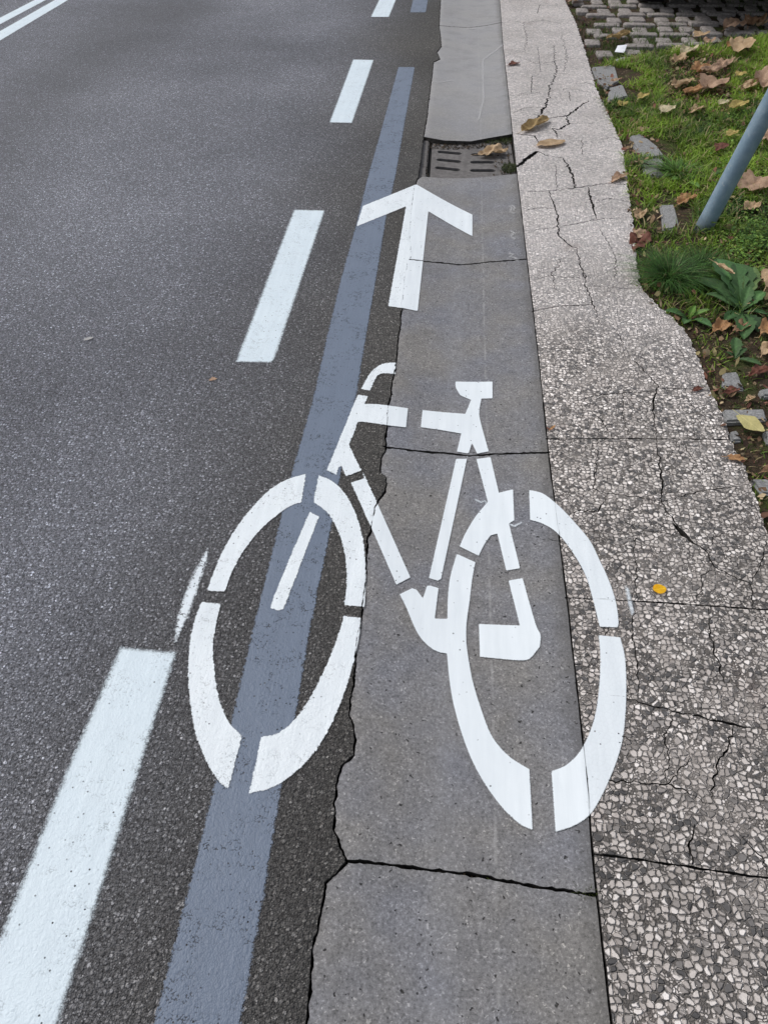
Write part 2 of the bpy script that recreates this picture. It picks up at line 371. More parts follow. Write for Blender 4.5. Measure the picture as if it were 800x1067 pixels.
def ribbon(line):
    L, Rr = [], []
    for i, p in enumerate(line):
        j0, j1 = line[max(0, i-1)], line[min(len(line)-1, i+1)]
        dx, dy = j1[0]-j0[0], j1[1]-j0[1]; l = math.hypot(dx, dy) or 1
        s1 = 1+0.35*noise.noise(Vector((p[0]*150, p[1]*150, 3))); s2 = 1+0.35*noise.noise(Vector((p[0]*150, p[1]*150, 8)))
        L.append((p[0]-dy/l*p[2]/2*s1, p[1]+dx/l*p[2]/2*s1)); Rr.append((p[0]+dy/l*p[2]/2*s2, p[1]-dx/l*p[2]/2*s2))
    return L+Rr[::-1]

m = 0.001
left_px = [(459, 0), (457.5, 27), (459, 39), (459.6, 48), (455.4, 54), (458.4, 61.5), (451.5, 64.5), (450, 78), (447, 102), (445, 120), (441.6, 141), (439.5, 160), (436, 183),
 (431, 198), (429, 214), (427.5, 232), (426.6, 250), (429, 266), (424.5, 274), (421.5, 292), (418.5, 319), (416.4, 340), (413.4, 370), (412, 384), (408.2, 396.7), (407.6, 409.9), (404.3, 421.7),
 (403.6, 438.7), (402.3, 450.5), (401, 457), (403, 466), (398, 474), (397, 484.6), (397, 492), (402, 497), (402, 511.7), (394, 520.7), (390, 530), (388, 545), (384, 559), (382, 577), (380.6, 594.8),
 (380, 612.8), (378, 630.8), (376, 646.5), (372.7, 662), (370.4, 684.7), (369.5, 701), (365.6, 727), (364, 745), (368, 755), (369.5, 770), (368.5, 786), (358, 796), (352, 811), (348.5, 837.5), (348.5, 863.7), (354, 879.5),
 (362, 897), (350, 911), (339, 920), (336, 942.5), (332, 960), (326, 989), (320, 1067)]
wl = {0: 5*m}
left = px_line(left_px, 5*m)
left = [(x, y, 0.0038 if y > 1.2 else 0.0034) for x, y, w in left]
# under the sprayed arrow and between the wheel and slab the crack is hair thin
left = [(x, y, 0.003 if 2.05 < y < 3.2 else (0.004 if 0.95 < y < 1.2 else w)) for x, y, w in left]
fx, fy, _ = left[0]; left = [(fx-0.01, 14.0, .005), (fx+0.005, 9.0, .005)]+left
lx_, ly_, _ = left[-1]; left = left+[(lx_+0.004, ly_-0.25, .006), (lx_-0.005, -2.0, .006)]
left = jag(jag(left, 0.0022, 1, 0.012), 0.0012, 31, 0.004, 60)
right_px = [(520.5, 0), (523.5, 45), (529.5, 99), (533.6, 139), (538.5, 182.5), (543, 220), (548.4, 268), (555, 322), (560.5, 370), (571.2, 472), (581.8, 556), (590.5, 626), (601, 717.5), (610, 800), (617, 890), (621.7, 933.5), (636.6, 1067)]
right = px_line(right_px, 0.0032)
rx, ry, _ = right[0]; right = [(rx, 14.0, .004)]+right
rx, ry, _ = right[-1]; right = right+[(rx, -2.0, .004)]
right = jag(right, 0.0006, 2, 0.03)

CR = []      # (polyline, jag amplitude)
def crack(pts, w=0.002, amp=0.0035, taper=True, step=0.008):
    k = 1.0 if not taper else (1.15 if w < 0.005 else 0.95)
    L_ = [(a, b, c*k) for a, b, c in px_line(pts, w, taper)]
    CR.append(jag(L_, amp*1.25, len(CR)*3.1+20, step*0.7))
# gutter joints
crack([(456, 26.4), (489, 28.5), (507, 26.4), (523.5, 23.4)], 0.008, 0.0008, False)
crack([(427.5, 271), (462, 274), (480, 276), (510, 272.8), (549.5, 270)], 0.0075, 0.0012, False)
crack([(399, 465), (425, 469), (460, 472), (488, 474.8), (516, 473), (573, 471.3)], 0.0068, 0.0014, False)
crack([(359, 896), (426, 903.7), (481.5, 910, .0055), (502.7, 913, .0065), (520, 917, .0045), (553.7, 922.9, .005), (600, 930, .0055), (621, 932.5, .006)], 0.0045, 0.0012, False)
# paving joints
crack([(568, 457.3), (660, 457.4), (764, 457.8)], 0.0036, 0.0006, False)
crack([(588, 622.9), (685, 627.5), (800, 635.5), (840, 638)], 0.0032, 0.0006, False)
crack([(616, 889.6), (692.5, 899.9), (800, 915.4), (900, 930)], 0.0034, 0.0008, False)
crack([(553.5, 325), (580.9, 319.2), (617.7, 317.3)], 0.004, 0.002, False)
crack([(549.7, 199.6), (571.3, 199), (599.4, 195.7), (633, 191), (654, 192.5)], 0.0045, 0.004, False)
crack([(545, 241), (592, 234.7), (618, 229), (660, 226)], 0.003)
crack([(611.8, 297.8), (657, 300.2), (668, 300)], 0.002); crack([(626, 338), (706.8, 338.2)], 0.0016)
crack([(683, 405), (700, 404), (721, 405.9), (741, 407)], 0.0028); crack([(597.5, 417.8), (616.5, 413), (649.8, 409.5), (683, 408)], 0.002)
crack([(590.4, 406), (597.5, 417.8)], 0.002)
# longitudinal cracks
crack([(607, 280), (609.4, 296.6), (617.7, 318), (625.5, 339.4)], 0.003)
crack([(600.3, 258), (604, 275), (609.7, 290), (607, 280)], 0.0035)
crack([(571.3, 199), (575.9, 211), (580.6, 224.4), (581.6, 245), (594.7, 257), (600.3, 258)], 0.0045)
crack([(612.5, 195), (614.4, 205.6, .008), (619, 220.6), (621.9, 229)], 0.0045)
crack([(623.8, 237.5), (635, 256)], 0.004); crack([(578.8, 171.9), (579.7, 196)], 0.004)
crack([(586, 164.4), (591.9, 173.8), (596.6, 185), (599.4, 195)], 0.009, 0.006)
crack([(538, 174), (550.6, 164.4, .02), (560, 157.8)], 0.012, 0.005, False); crack([(560, 157.8), (571, 162.5), (586, 164.4)], 0.006)
crack([(606, 145.6), (606, 160.6)], 0.005)
crack([(555.9, 128.6), (567.3, 112, .013), (571.6, 101.5), (572.5, 91), (579.5, 75), (576, 47)], 0.006, 0.007)
crack([(572.5, 123.4), (590, 120.8), (598.8, 114.6), (612.8, 105, .012)], 0.009, 0.006)
crack([(590, 120.8), (592.6, 129.5), (580.4, 135.6), (576, 134), (581, 143.5)], 0.009, 0.006)
crack([(554, 78.8), (553.3, 96)], 0.007); crack([(562, 5), (559.4, 14)], 0.008); crack([(560, 49), (562.9, 75)], 0.004)
crack([(533, 138), (542.8, 140), (556.8, 141.8), (561, 148.8)], 0.007); crack([(592.6, 96), (593.5, 105)], 0.006)
crack([(528, 55), (560, 66), (600, 60)], 0.0025, 0.012); crack([(534, 100), (555, 97), (590, 92), (622, 97)], 0.002, 0.012)
crack([(593, 129), (625, 128)], 0.004); crack([(604, 146), (560, 151)], 0.0025, .006)
crack([(640.3, 342), (649.8, 359.6)], 0.0035)
crack([(652, 368), (668.8, 384.5), (685.4, 402.3), (681, 417.8, .004), (680.2, 434.4), (684, 457.3)], 0.0026)
crack([(682.5, 457), (687.3, 483, .003), (689.3, 506, .004), (687.9, 523.4), (696.5, 534.9), (705, 549), (712, 557, .006), (733.9, 575), (745.4, 592.4), (768.4, 602.5), (782.8, 609.6), (782.8, 633.6)], 0.0024)
CR.append([(P(700, 545).x, P(700, 545).y, .002), (P(707, 552).x, P(707, 552).y, .011), (P(712, 558).x, P(712, 558).y, .016), (P(716, 561).x, P(716, 561).y, .004)])
crack([(782.8, 609.6), (795.7, 578), (798, 560)], 0.002); crack([(687.9, 523.4), (706, 519), (729.6, 511.9), (755, 509), (780, 504.7)], 0.0022)
crack([(621.8, 458), (623, 477), (617.4, 509), (631.8, 514.8), (653.4, 516), (687.9, 523.4)], 0.0022)
crack([(631.8, 514.8), (623, 533.4), (603, 532), (595.9, 537.8)], 0.0022)
crack([(664.9, 555), (660.6, 569.4), (662.6, 601), (662, 624), (660.2, 628.4), (657.4, 662), (664.4, 693), (664.4, 724)], 0.0020)
crack([(712, 557), (690, 556), (664, 552), (650, 543.5)], 0.0015); crack([(745, 592), (730, 600), (731, 615.4), (722.4, 628)], 0.002)
crack([(737.5, 633), (741.7, 670.6), (748.8, 693), (754.4, 712.8)], 0.0024)
crack([(601, 721.8), (650.3, 725.5), (672.8, 734), (715, 743.8), (764.2, 755, .004), (782.5, 757.8)], 0.0021)
crack([(764.2, 755), (758.6, 774.7), (746, 800), (740.3, 838)], 0.0024); crack([(717.8, 790), (695.3, 816.9)], 0.003)
crack([(612, 812), (633.4, 814), (675.6, 815.5), (700, 818), (740, 838)], 0.002); crack([(723.5, 859), (717.8, 881.6), (720.6, 901)], 0.003)
crack([(765.6, 864.7), (778, 880), (796, 897), (799, 913)], 0.0015)
crack([(710.9, 460), (719.5, 477), (736.8, 489)], 0.0017); crack([(721, 406), (722, 457)], 0.002)
crack([(613, 427), (626, 436.8), (637.9, 457)], 0.002); crack([(570, 560), (585, 565), (618, 562), (650, 567)], 0.0012)
crack([(526, 20), (545, 24), (566, 21), (585, 25)], 0.003, 0.01); crack([(545, 24), (549, 40), (546, 55)], 0.003, 0.01); crack([(585, 36), (590, 60), (587, 75)], 0.003, 0.01)
crack([(533, 118), (548, 112), (566, 112)], 0.003, 0.008); crack([(598, 88), (610, 86), (620, 90)], 0.003, 0.008); crack([(625, 145), (640, 143), (648, 148)], 0.003, 0.006)
crack([(545, 220), (560, 216), (578, 218)], 0.003, 0.006); crack([(622, 209), (640, 207), (656, 210)], 0.003, 0.006); crack([(586, 268), (575, 285), (578, 305)], 0.0025, 0.006)
crack([(635, 256), (642, 272), (640, 290)], 0.0026, 0.006); crack([(556, 290), (575, 287), (604, 290)], 0.0025, 0.006); crack([(560, 365), (590, 362), (622, 366)], 0.0018, 0.006)
crack([(705, 360), (712, 372), (721, 378)], 0.0018, 0.004); crack([(650, 409), (648, 430), (655, 457)], 0.0018, 0.004); crack([(734, 575), (742, 560), (760, 553)], 0.0018, 0.004)
crack([(640, 640), (632, 660), (636, 690)], 0.0015, 0.004); crack([(700, 745), (690, 765), (694, 790), (695, 815)], 0.0016, 0.004); crack([(610, 770), (640, 765), (664, 772)], 0.0013, 0.004)
ALL = [left, right]+CR
GAPS = [ribbon(l) for l in ALL]
SEG = []
for l in ALL:
    for a, b in zip(l[:-1], l[1:]): SEG.append((a[0], a[1], b[0], b[1], (a[2]+b[2])/4))
SEG = np.array(SEG)

def inside(poly, pts):
    poly = np.asarray(poly); x, y = pts[:, 0], pts[:, 1]; r = np.zeros(len(pts), bool)
    x0, y0 = poly[:, 0], poly[:, 1]; x1, y1 = np.roll(x0, -1), np.roll(y0, -1)
    for i in range(len(poly)):
        if y0[i] == y1[i]: continue
        c = ((y0[i] > y) != (y1[i] > y)); r ^= c & (x < (x1[i]-x0[i])*(y-y0[i])/(y1[i]-y0[i])+x0[i])
    return r
def dist_poly(poly, pts, closed=True):
    poly = np.asarray(poly); d = np.full(len(pts), 1e9); n = len(poly)
    for i in range(n if closed else n-1):
        a = poly[i]; b = poly[(i+1) % n]; ab = b-a; L = (ab**2).sum()
        if L < 1e-14: continue
        t = np.clip(((pts-a)@ab)/L, 0, 1); d = np.minimum(d, np.hypot(*(pts-(a+t[:, None]*ab)).T))
    return d
def dist_gap(pts):
    lo = pts.min(0)-0.03; hi = pts.max(0)+0.03; d = np.full(len(pts), 0.05)
    for x0, y0, x1, y1, hw in SEG:
        if max(x0, x1) < lo[0] or min(x0, x1) > hi[0] or max(y0, y1) < lo[1] or min(y0, y1) > hi[1]: continue
        a = np.array((x0, y0)); ab = np.array((x1-x0, y1-y0)); L = (ab**2).sum()+1e-14
        sel = np.where((np.abs(pts[:, 0]-x0) < 0.06) & (np.abs(pts[:, 1]-y0) < 0.06))[0] if L < 0.0016 else np.arange(len(pts))
        if not len(sel): continue
        q = pts[sel]; t = np.clip(((q-a)@ab)/L, 0, 1)
        d[sel] = np.minimum(d[sel], np.hypot(*(q-(a+t[:, None]*ab)).T)-hw)
    return d

def sheet(name, outline, holes, mat, zf, grid=None, depth=0.028, kind='structure', parent=None, wall=None):
    """A slab cut along real joints: Delaunay mesh of the outline minus the gap polygons, with side walls going down."""
    verts = []; edges = []
    def add(poly):
        s = len(verts); verts.extend([Vector((p[0], p[1])) for p in poly]); n = len(poly)
        edges.extend([(s+i, s+(i+1) % n) for i in range(n)])
    add(outline); O = np.array([(p[0], p[1]) for p in outline]); lo, hi = O.min(0), O.max(0)
    hs = []
    for h in holes:
        H = np.array([(p[0], p[1]) for p in h])
        if H[:, 0].max() < lo[0] or H[:, 0].min() > hi[0] or H[:, 1].max() < lo[1] or H[:, 1].min() > hi[1]: continue
        hs.append(H); add(h)
    if grid:
        gp = grid(lo, hi); gp = gp[inside(O, gp)]
        verts.extend([Vector((p[0], p[1])) for p in gp])
    v, e, f, *_ = delaunay_2d_cdt(verts, edges, [], 0, 1e-6)
    V = np.array([(q.x, q.y) for q in v]); T = np.array([t for t in f if len(t) == 3])
    c = V[T].mean(1); keep = inside(O, c)
    for H in hs:
        m_ = (c[:, 0] > H[:, 0].min()) & (c[:, 0] < H[:, 0].max()) & (c[:, 1] > H[:, 1].min()) & (c[:, 1] < H[:, 1].max()) & keep
        idx = np.where(m_)[0]
        if len(idx): keep[idx[inside(H, c[idx])]] = False
    T = T[keep]
    used = np.unique(T); rm = -np.ones(len(V), int); rm[used] = np.arange(len(used)); V = V[used]; T = rm[T]
    # orient up
    a = V[T]; cr = (a[:, 1, 0]-a[:, 0, 0])*(a[:, 2, 1]-a[:, 0, 1])-(a[:, 1, 1]-a[:, 0, 1])*(a[:, 2, 0]-a[:, 0, 0])
    T[cr < 0] = T[cr < 0][:, ::-1]
    from collections import Counter
    cnt = Counter(); dirn = {}
    for t in T:
        for i in range(3):
            k = (t[i], t[(i+1) % 3]); kk = (min(k), max(k)); cnt[kk] += 1; dirn[kk] = k
    bd = [dirn[k] for k, n_ in cnt.items() if n_ == 1]
    vs = [(x, y, zf(x, y)) for x, y in V]; fs = [tuple(int(i) for i in t) for t in T]
    top = {}
    for i, j in bd:
        for q in (i, j):
            if q not in top:
                x, y, z = vs[q]; top[q] = len(vs); vs.append((x, y, z)); vs.append((x, y, z-depth))
        fs.append((top[j], top[i], top[i]+1, top[j]+1))
    o = mesh_obj(name, vs, fs, mat, parent)
    if wall:
        o.data.materials.append(wall); mi = np.zeros(len(fs), np.int32); mi[len(T):] = 1; o.data.polygons.foreach_set('material_index', mi)
    if kind: o['kind'] = kind
    return o
def gridf(s, ymax=8.0):
    def g(lo, hi):
        xs = np.arange(lo[0], hi[0], s); ys = np.arange(max(lo[1], -1.0), min(hi[1], ymax), s)
        G = np.stack(np.meshgrid(xs, ys), -1).reshape(-1, 2); return G+rng.uniform(-s*0.25, s*0.25, G.shape)
    return g

# ------------------------------------------------------------------ setting: ground, road, gutter, pavement
def quad(name, x0, y0, x1, y1, z, mat, n=1):
    o = mesh_obj(name, [(x0, y0, z), (x1, y0, z), (x1, y1, z), (x0, y1, z)], [(0, 1, 2, 3)], mat); o['kind'] = 'structure'; return o
GRASSM = mat_simple('meadow', (0.03, 0.05, 0.012), (0.07, 0.10, 0.03), 6, 0.95, 0.03)
quad('ground', -150, -150, 150, 150, -0.09, GRASSM)
quad('joint_bed', XL-0.5, -2.2, 3.6, 14.2, -0.036, GAPM)
L2 = [(p[0], p[1]) for p in left]; R2 = [(p[0], p[1]) for p in right]
# left and right run from far to near
sheet('road', [(-9.0, 14.0)]+L2+[(-9.0, -2.0)], GAPS, ASPH, Z, None, wall=WALL)
quad('road_beyond', -9.0, 14.0, L2[0][0], 80, 0.0, ASPH); quad('road_behind', -9.0, -40, L2[0][0], -2.0, 0.0, ASPH)
drain_hole = [P(*q) for q in [(436.5, 141), (462.5, 146.3), (490, 147.2), (508, 143.9), (533.7, 139.5), (538.6, 181), (510, 184), (483.6, 185.8), (460, 185.5), (440, 184), (434.5, 187)]]
drain2 = [(p.x, p.y) for p in drain_hole]
def Zg(x, y):
    z = Z(x, y)
    i = min(range(0, len(L2), 1), key=lambda k: abs(L2[k][1]-y)); d = x-L2[i][0]
    if d < 0.014: z -= 0.004*(1-max(0, d)/0.014)**1.5
    return z
def Zg_fast():
    ys = np.array([p[1] for p in L2])[::-1]; xs = np.array([p[0] for p in L2])[::-1]
    o = np.argsort(ys); ys, xs = ys[o], xs[o]
    def f(x, y):
        d = x-np.interp(y, ys, xs); z = Z(x, y)
        if d < 0.014: z -= 0.004*(1-max(0.0, d)/0.014)**1.5
        return z
    return f
Zgut = Zg_fast()
sheet('gutter', L2+R2[::-1], GAPS+[drain2], CONC, Zgut, gridf(0.016, 7.0), 0.035, wall=WALL)
edge_px = [(588, 0), (600.6, 26), (614, 69), (621, 93.5), (629.5, 110), (639, 132), (649, 154), (652, 179), (654, 200), (658, 225), (661, 250), (663, 277), (667, 299), (676, 309), (687.5, 319.5), (708, 337.5), (719, 355), (730, 381), (739, 407),
           (755, 436.5), (760, 459), (773, 481.5), (782, 506), (792, 532), (800, 560), (822, 630), (850, 710), (885, 800), (930, 900), (1000, 1060)]
edge = [(P(*q).x, P(*q).y, 0.0) for q in edge_px]
edge = [(edge[0][0]-0.02, 14.0, 0.)]+edge+[(edge[-1][0], -2.0, 0.)]
edge = jag(jag(edge, 0.006, 3, 0.012), 0.0028, 33, 0.005, 50); E2 = [(p[0], p[1]) for p in edge]
def Zp(x, y): return 0.0015*noise.noise(Vector((x*3, y*3, 1)))
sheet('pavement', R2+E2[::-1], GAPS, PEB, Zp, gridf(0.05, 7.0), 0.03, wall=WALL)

# ------------------------------------------------------------------ painted markings
def smooth_poly(pts, corner=32, sub=5):
    n = len(pts); p = [np.array(q, float) for q in pts]; isc = []
    for i in range(n):
        a = p[i]-p[i-1]; b = p[(i+1) % n]-p[i]; ang = abs(math.degrees(math.atan2(a[0]*b[1]-a[1]*b[0], a@b)))
        isc.append(ang > corner)
    out = []
    for i in range(n):
        p1, p2 = p[i], p[(i+1) % n]
        p0 = p[i-1] if not isc[i] else p1-(p2-p1)*0.0+(p1-p2)*0.5
        p3 = p[(i+2) % n] if not isc[(i+1) % n] else p2+(p2-p1)*0.5
        if isc[i] and isc[(i+1) % n]: out.append(p1); continue
        for k in range(sub):
            t = k/sub
            out.append(0.5*((2*p1)+(-p0+p2)*t+(2*p0-5*p1+4*p2-p3)*t*t+(-p0+3*p1-3*p2+p3)*t**3))
    return out
LX = np.array([p[0] for p in L2]); LY = np.array([p[1] for p in L2]); _o = np.argsort(LY); LX, LY = LX[_o], LY[_o]
def paint(name, polys, mat, lift, step, margin=0.004, parent=None, world=False, sm=True, shrink=0.0, one=False):
    obs = []; AV = []; AF = []; AS = []; AG = []; AU = []
    for pl in polys:
        if not world:
            q = smooth_poly(pl) if sm else pl
            W = np.array([tuple(P(a[0], a[1], lift))[:2] for a in q])
        else: W = np.array(pl, float)
        lo, hi = W.min(0)-margin-step, W.max(0)+margin+step
        xs = np.arange(lo[0], hi[0]+step, step); ys = np.arange(lo[1], hi[1]+step, step)
        G = np.stack(np.meshgrid(xs, ys), -1); pts = G.reshape(-1, 2)
        sd = dist_poly(W, pts); ins = inside(W, pts); sd = np.where(ins, sd, -sd)+shrink
        nx, ny = len(xs), len(ys); k = (sd > -margin).reshape(ny, nx)
        cell = k[:-1, :-1] | k[1:, :-1] | k[:-1, 1:] | k[1:, 1:]
        jj, ii = np.where(cell); idx = jj*nx+ii
        Fq = np.stack([idx, idx+1, idx+nx+1, idx+nx], 1); used = np.unique(Fq); rm = -np.ones(nx*ny, int); rm[used] = np.arange(len(used))
        pu = pts[used]; g = dist_gap(pu)
        lx = np.interp(pu[:, 1], LY, LX); sub = np.where(pu[:, 0] < lx, 0.0, np.where(pu[:, 0] < XR-0.0, 1.0, 2.0))
        zz = [Z(x, y)+lift for x, y in pu]
        base = len(AV); AV += [(x, y, z) for (x, y), z in zip(pu, zz)]
        AF += [tuple(int(i)+base for i in f) for f in rm[Fq]]; AS.append(sd[used]); AG.append(g); AU.append(sub)
    org = centroid(AV)
    o = mesh_obj(name, AV, AF, mat, parent, org)
    for nm, arr in (('sd', AS), ('gap', AG), ('sub', AU)):
        at = o.data.attributes.new(nm, 'FLOAT', 'POINT'); at.data.foreach_set('value', np.concatenate(arr).astype(np.float32))
    return o
# bicycle symbol
WH_F = [
 [(215.9, 615.3), (222.3, 597.5), (231.2, 576.2), (245.5, 551.2), (263.3, 528.1), (281.1, 510.3), (298.9, 499.6), (318.8, 493.5), (313.8, 523.4), (302.5, 527.4), (288.2, 537), (270.4, 553), (254.4, 573.3), (241.9, 595.7), (234.1, 616.4)],
 [(332, 495.3), (345.2, 500.7), (357.6, 512), (368.3, 529.9), (376.2, 553), (380.1, 576.2), (381.2, 601.1), (379.7, 632.4), (358.7, 630.3), (361.2, 608.2), (360.5, 586.8), (356.6, 565.5), (348.7, 545.9), (339.8, 532.7), (326.7, 523.4)],
 [(210.2, 627.1), (230.2, 629.2), (225.2, 650.9), (222, 672.3), (223.4, 697.2), (227, 722.2), (234.1, 743.5), (242.6, 757.8), (252.2, 766.3), (238, 821.9), (227.7, 814), (215.2, 793.4), (204.5, 764.9), (198.5, 732.8), (196.3, 700.8), (197.7, 672.3), (202.7, 647.4)],
 [(358.4, 642), (376.2, 643.5), (373.7, 665.2), (366.5, 697.2), (355.9, 729.3), (341.6, 761.3), (325.6, 786.3), (306, 805.9), (284.6, 820.1), (259.7, 826.5), (272.2, 767.8), (290, 763.8), (307.8, 748.9), (323.8, 725.7), (339.8, 693.7), (350.5, 667)]]
FORK = [[(322.7, 533.4), (332.4, 538), (314, 586), (297.4, 629.4), (293.8, 634.8), (288.2, 636.2), (283.9, 633.6), (283.2, 627.9), (303, 579)]]
BAR = [[(376.1, 405.3), (380.7, 396.7), (385.9, 388.2), (392.5, 382.3), (399, 379), (405.6, 378), (412.4, 377.7), (411.9, 389.9), (404.3, 389.1), (397.7, 389.1), (393.1, 391.2), (390.5, 395.4), (385.5, 407)]]
HEAD = [[(372.8, 410.9), (383, 413.1), (380, 420.7), (395.1, 421.3), (425, 425.3), (422.9, 445.3), (403, 442.9), (377.4, 439.4), (371.9, 440.7), (369.5, 449.2), (363.4, 463), (376.5, 490.5), (360.3, 496), (355.5, 485.3), (352.7, 487), (350.2, 494.5), (340.4, 489.9)]]
SEATP = [[(440.1, 427.2), (484.5, 431.1), (490.5, 416.7), (479.3, 411.8), (474.7, 403.8), (474.4, 397.5), (512.9, 397.5), (512.9, 415), (501.3, 415.3), (499.2, 428.3), (500.3, 438.8), (509, 470.3), (496.8, 472.6), (491.5, 461.5), (488, 472.6), (475.8, 470.5), (480.3, 451.7), (460, 448.2), (438.3, 445.1)]]
DOWN = [[(365.5, 502.8), (379.5, 498.3), (382.3, 500.7), (427.5, 601.5), (412.8, 609.2)]]
SEATT = [[(475, 478), (485.9, 478), (485.2, 483.2), (459.3, 603.3), (455.8, 605), (446.7, 602.2)]]
STAY = [[(496.1, 478.3), (510.8, 476.2), (519.5, 513.3), (534.2, 509.8), (535.6, 542), (530, 545.5), (541.6, 592.1), (527.2, 594.5), (517.8, 556), (510.8, 557.8), (503.8, 568.3), (498.5, 579.1), (478.6, 569.3), (484.5, 556), (495, 538.5), (508, 522.8)]]
BB = [[(416.2, 619.2), (429.3, 612.8), (433.8, 614.3), (440.5, 623.3), (444.6, 610.8), (448, 610.2), (456.7, 612.8), (452.8, 644.6), (466, 644.7), (466.3, 626), (468.8, 601.5), (475.8, 577), (495, 585.8), (491.5, 605), (489.2, 625), (486, 648), (485.6, 665), (486.8, 679), (491.7, 707), (499.8, 735), (512, 766.5), (529.5, 787.5),
       (551.2, 801.5), (554.7, 864.9), (540, 857.5), (519, 836.5), (498, 805), (484, 773.5), (473.5, 738.5), (468.3, 710.5), (465.5, 680.8), (455.5, 678.8), (445, 672), (436, 661.5), (430, 649.5), (422.5, 631.5)]]
CRANK = [[(529.5, 604.8), (544.2, 602.4), (557.5, 649.3), (562.8, 661.5), (562, 673.8), (554, 684.3), (543.5, 688.1), (499.8, 684.3), (498.7, 650), (541.4, 651.7)]]
WH_R = [
 [(551, 510.5), (565, 514), (579, 524.5), (589, 534), (599, 545), (614, 563), (624.5, 584), (633.5, 603.5), (641, 626), (644, 647), (643, 653.6), (624.5, 653), (621.5, 641), (617, 623), (609.5, 599), (596, 575), (580.4, 555.5), (566, 546), (552, 541.5)],
 [(623.3, 661.9), (645.7, 664), (650.3, 682.5), (652, 707), (651.3, 742), (646.8, 777), (634.5, 812), (617, 845.3), (599.5, 859.3), (578.5, 866.6), (574.3, 803.6), (590.8, 796.3), (606.5, 778.8), (618.8, 749), (624, 714), (625, 682.5)]]
S = 0.0028; LW = 0.0022
bk = empty('bicycle_marking', P(440, 640)); tag(bk, 'white stencilled bicycle symbol sprayed across asphalt, gutter and paving', 'road marking')
paint('front_wheel', WH_F, WHITE, LW, S, parent=bk); paint('fork_blade', FORK, WHITE, LW, S, parent=bk)
paint('handlebar', BAR, WHITE, LW, S, parent=bk); paint('head_tube', HEAD, WHITE, LW, S, parent=bk)
paint('saddle', SEATP, WHITE, LW, S, parent=bk); paint('down_tube', DOWN, WHITE, LW, S, parent=bk); paint('seat_tube', SEATT, WHITE, LW, S, parent=bk)
paint('seat_stay', STAY, WHITE, LW, S, parent=bk); paint('rear_frame', BB, WHITE, LW, S, parent=bk); paint('crank', CRANK, WHITE, LW, S, parent=bk)
paint('rear_wheel', WH_R, WHITE, LW, S, parent=bk)
ar = paint('arrow_marking', [[(433.5, 192.1), (492, 223.6), (492, 246.1), (446.1, 220), (435, 324.1), (404.4, 319), (423, 214.9), (371.4, 235.9), (378, 214.6)]], WHITE, LW, 0.004, sm=False)
tag(ar, 'white arrow pointing up the road above the bicycle symbol', 'road marking')
# blue-grey covered line
bl = [(415, 70), (396, 140), (383.8, 182.5), (371, 235), (355, 292.5), (340, 355), (326, 417.5), (307.8, 480), (291.8, 544), (266.8, 643.8), (241.9, 750.6), (222.6, 823.9), (197, 928), (161.8, 1063.5)]
br = [(432, 70), (421, 130), (412.5, 180), (402.5, 225), (392.5, 285), (382.5, 342.5), (371, 412.5), (358, 475), (345.2, 547.7), (322, 658), (307.8, 747), (291.5, 828), (274.9, 931.9), (251.2, 1060)]
wl_ = [tuple(P0(*q))[:2] for q in bl]; wr_ = [tuple(P0(*q))[:2] for q in br]
pl = wl_+[(wl_[-1][0], -1.2), (wr_[-1][0], -1.2)]+wr_[::-1]
o = paint('covered_line', [pl], BLUE, 0.0010, 0.0045, 0.006, world=True)
tag(o, 'long grey-blue painted strip under the front wheel of the bicycle symbol', 'road marking')
far = [tuple(P0(*q))[:2] for q in [(427, 13), (443.3, 13), (445.5, 0), (429.5, 0)]]
dx = far[3][0]-far[0][0]; far = [far[0], far[1], (far[1][0], far[1][1]+4), (far[0][0], far[0][1]+4)]
o = paint('covered_line', [far], BLUE, 0.0010, 0.008, 0.006, world=True)
tag(o, 'short end of grey-blue strip cut by the top edge of the photo', 'road marking')
# lane dashes
G_D = 'white dashes along the cycle lane'
d1 = [tuple(P0(*q))[:2] for q in [(126, 676), (183, 681), (118.8, 883), (59.4, 1066)]]; d1b = [tuple(P0(*q))[:2] for q in [(0, 983), (61.8, 826)]]
dn = [d1[0], d1[1], d1[2], d1[3], (d1[3][0]+0.002, d1[0][1]-1.0), (d1b[0][0], d1[0][1]-1.0), d1b[0], d1b[1]]
o = paint('lane_dash', [dn], WHITE_SOFT, LW, 0.0045, 0.013, world=True)
tag(o, 'nearest and largest white lane dash, at the bottom left corner', 'road marking', G_D)
for pxs, lab in (([(306.8, 218.8), (338, 219.3), (287.5, 368), (285.5, 374), (281.5, 377.5), (246.3, 376.8)], 'white lane dash left of the arrow, second from the bottom, with faint tyre-like swirls'),
                 ([(368, 62), (389, 62.5), (366.5, 128), (343.5, 127.5)], 'short white lane dash left of the upper end of the grey-blue strip'),):
    o = paint('lane_dash', [pxs], WHITE_SOFT, LW, 0.005, 0.009, sm=False); tag(o, lab, 'road marking', G_D)
q = [tuple(P0(*a))[:2] for a in [(386.4, 18), (405, 18)]]
o = paint('lane_dash', [[q[0], q[1], (q[1][0]+.02, q[1][1]+1.0), (q[0][0]+.02, q[0][1]+1.0)]], WHITE_SOFT, LW, 0.008, 0.01, world=True)
tag(o, 'farthest white lane dash, cut by the top edge of the photo', 'road marking', G_D)
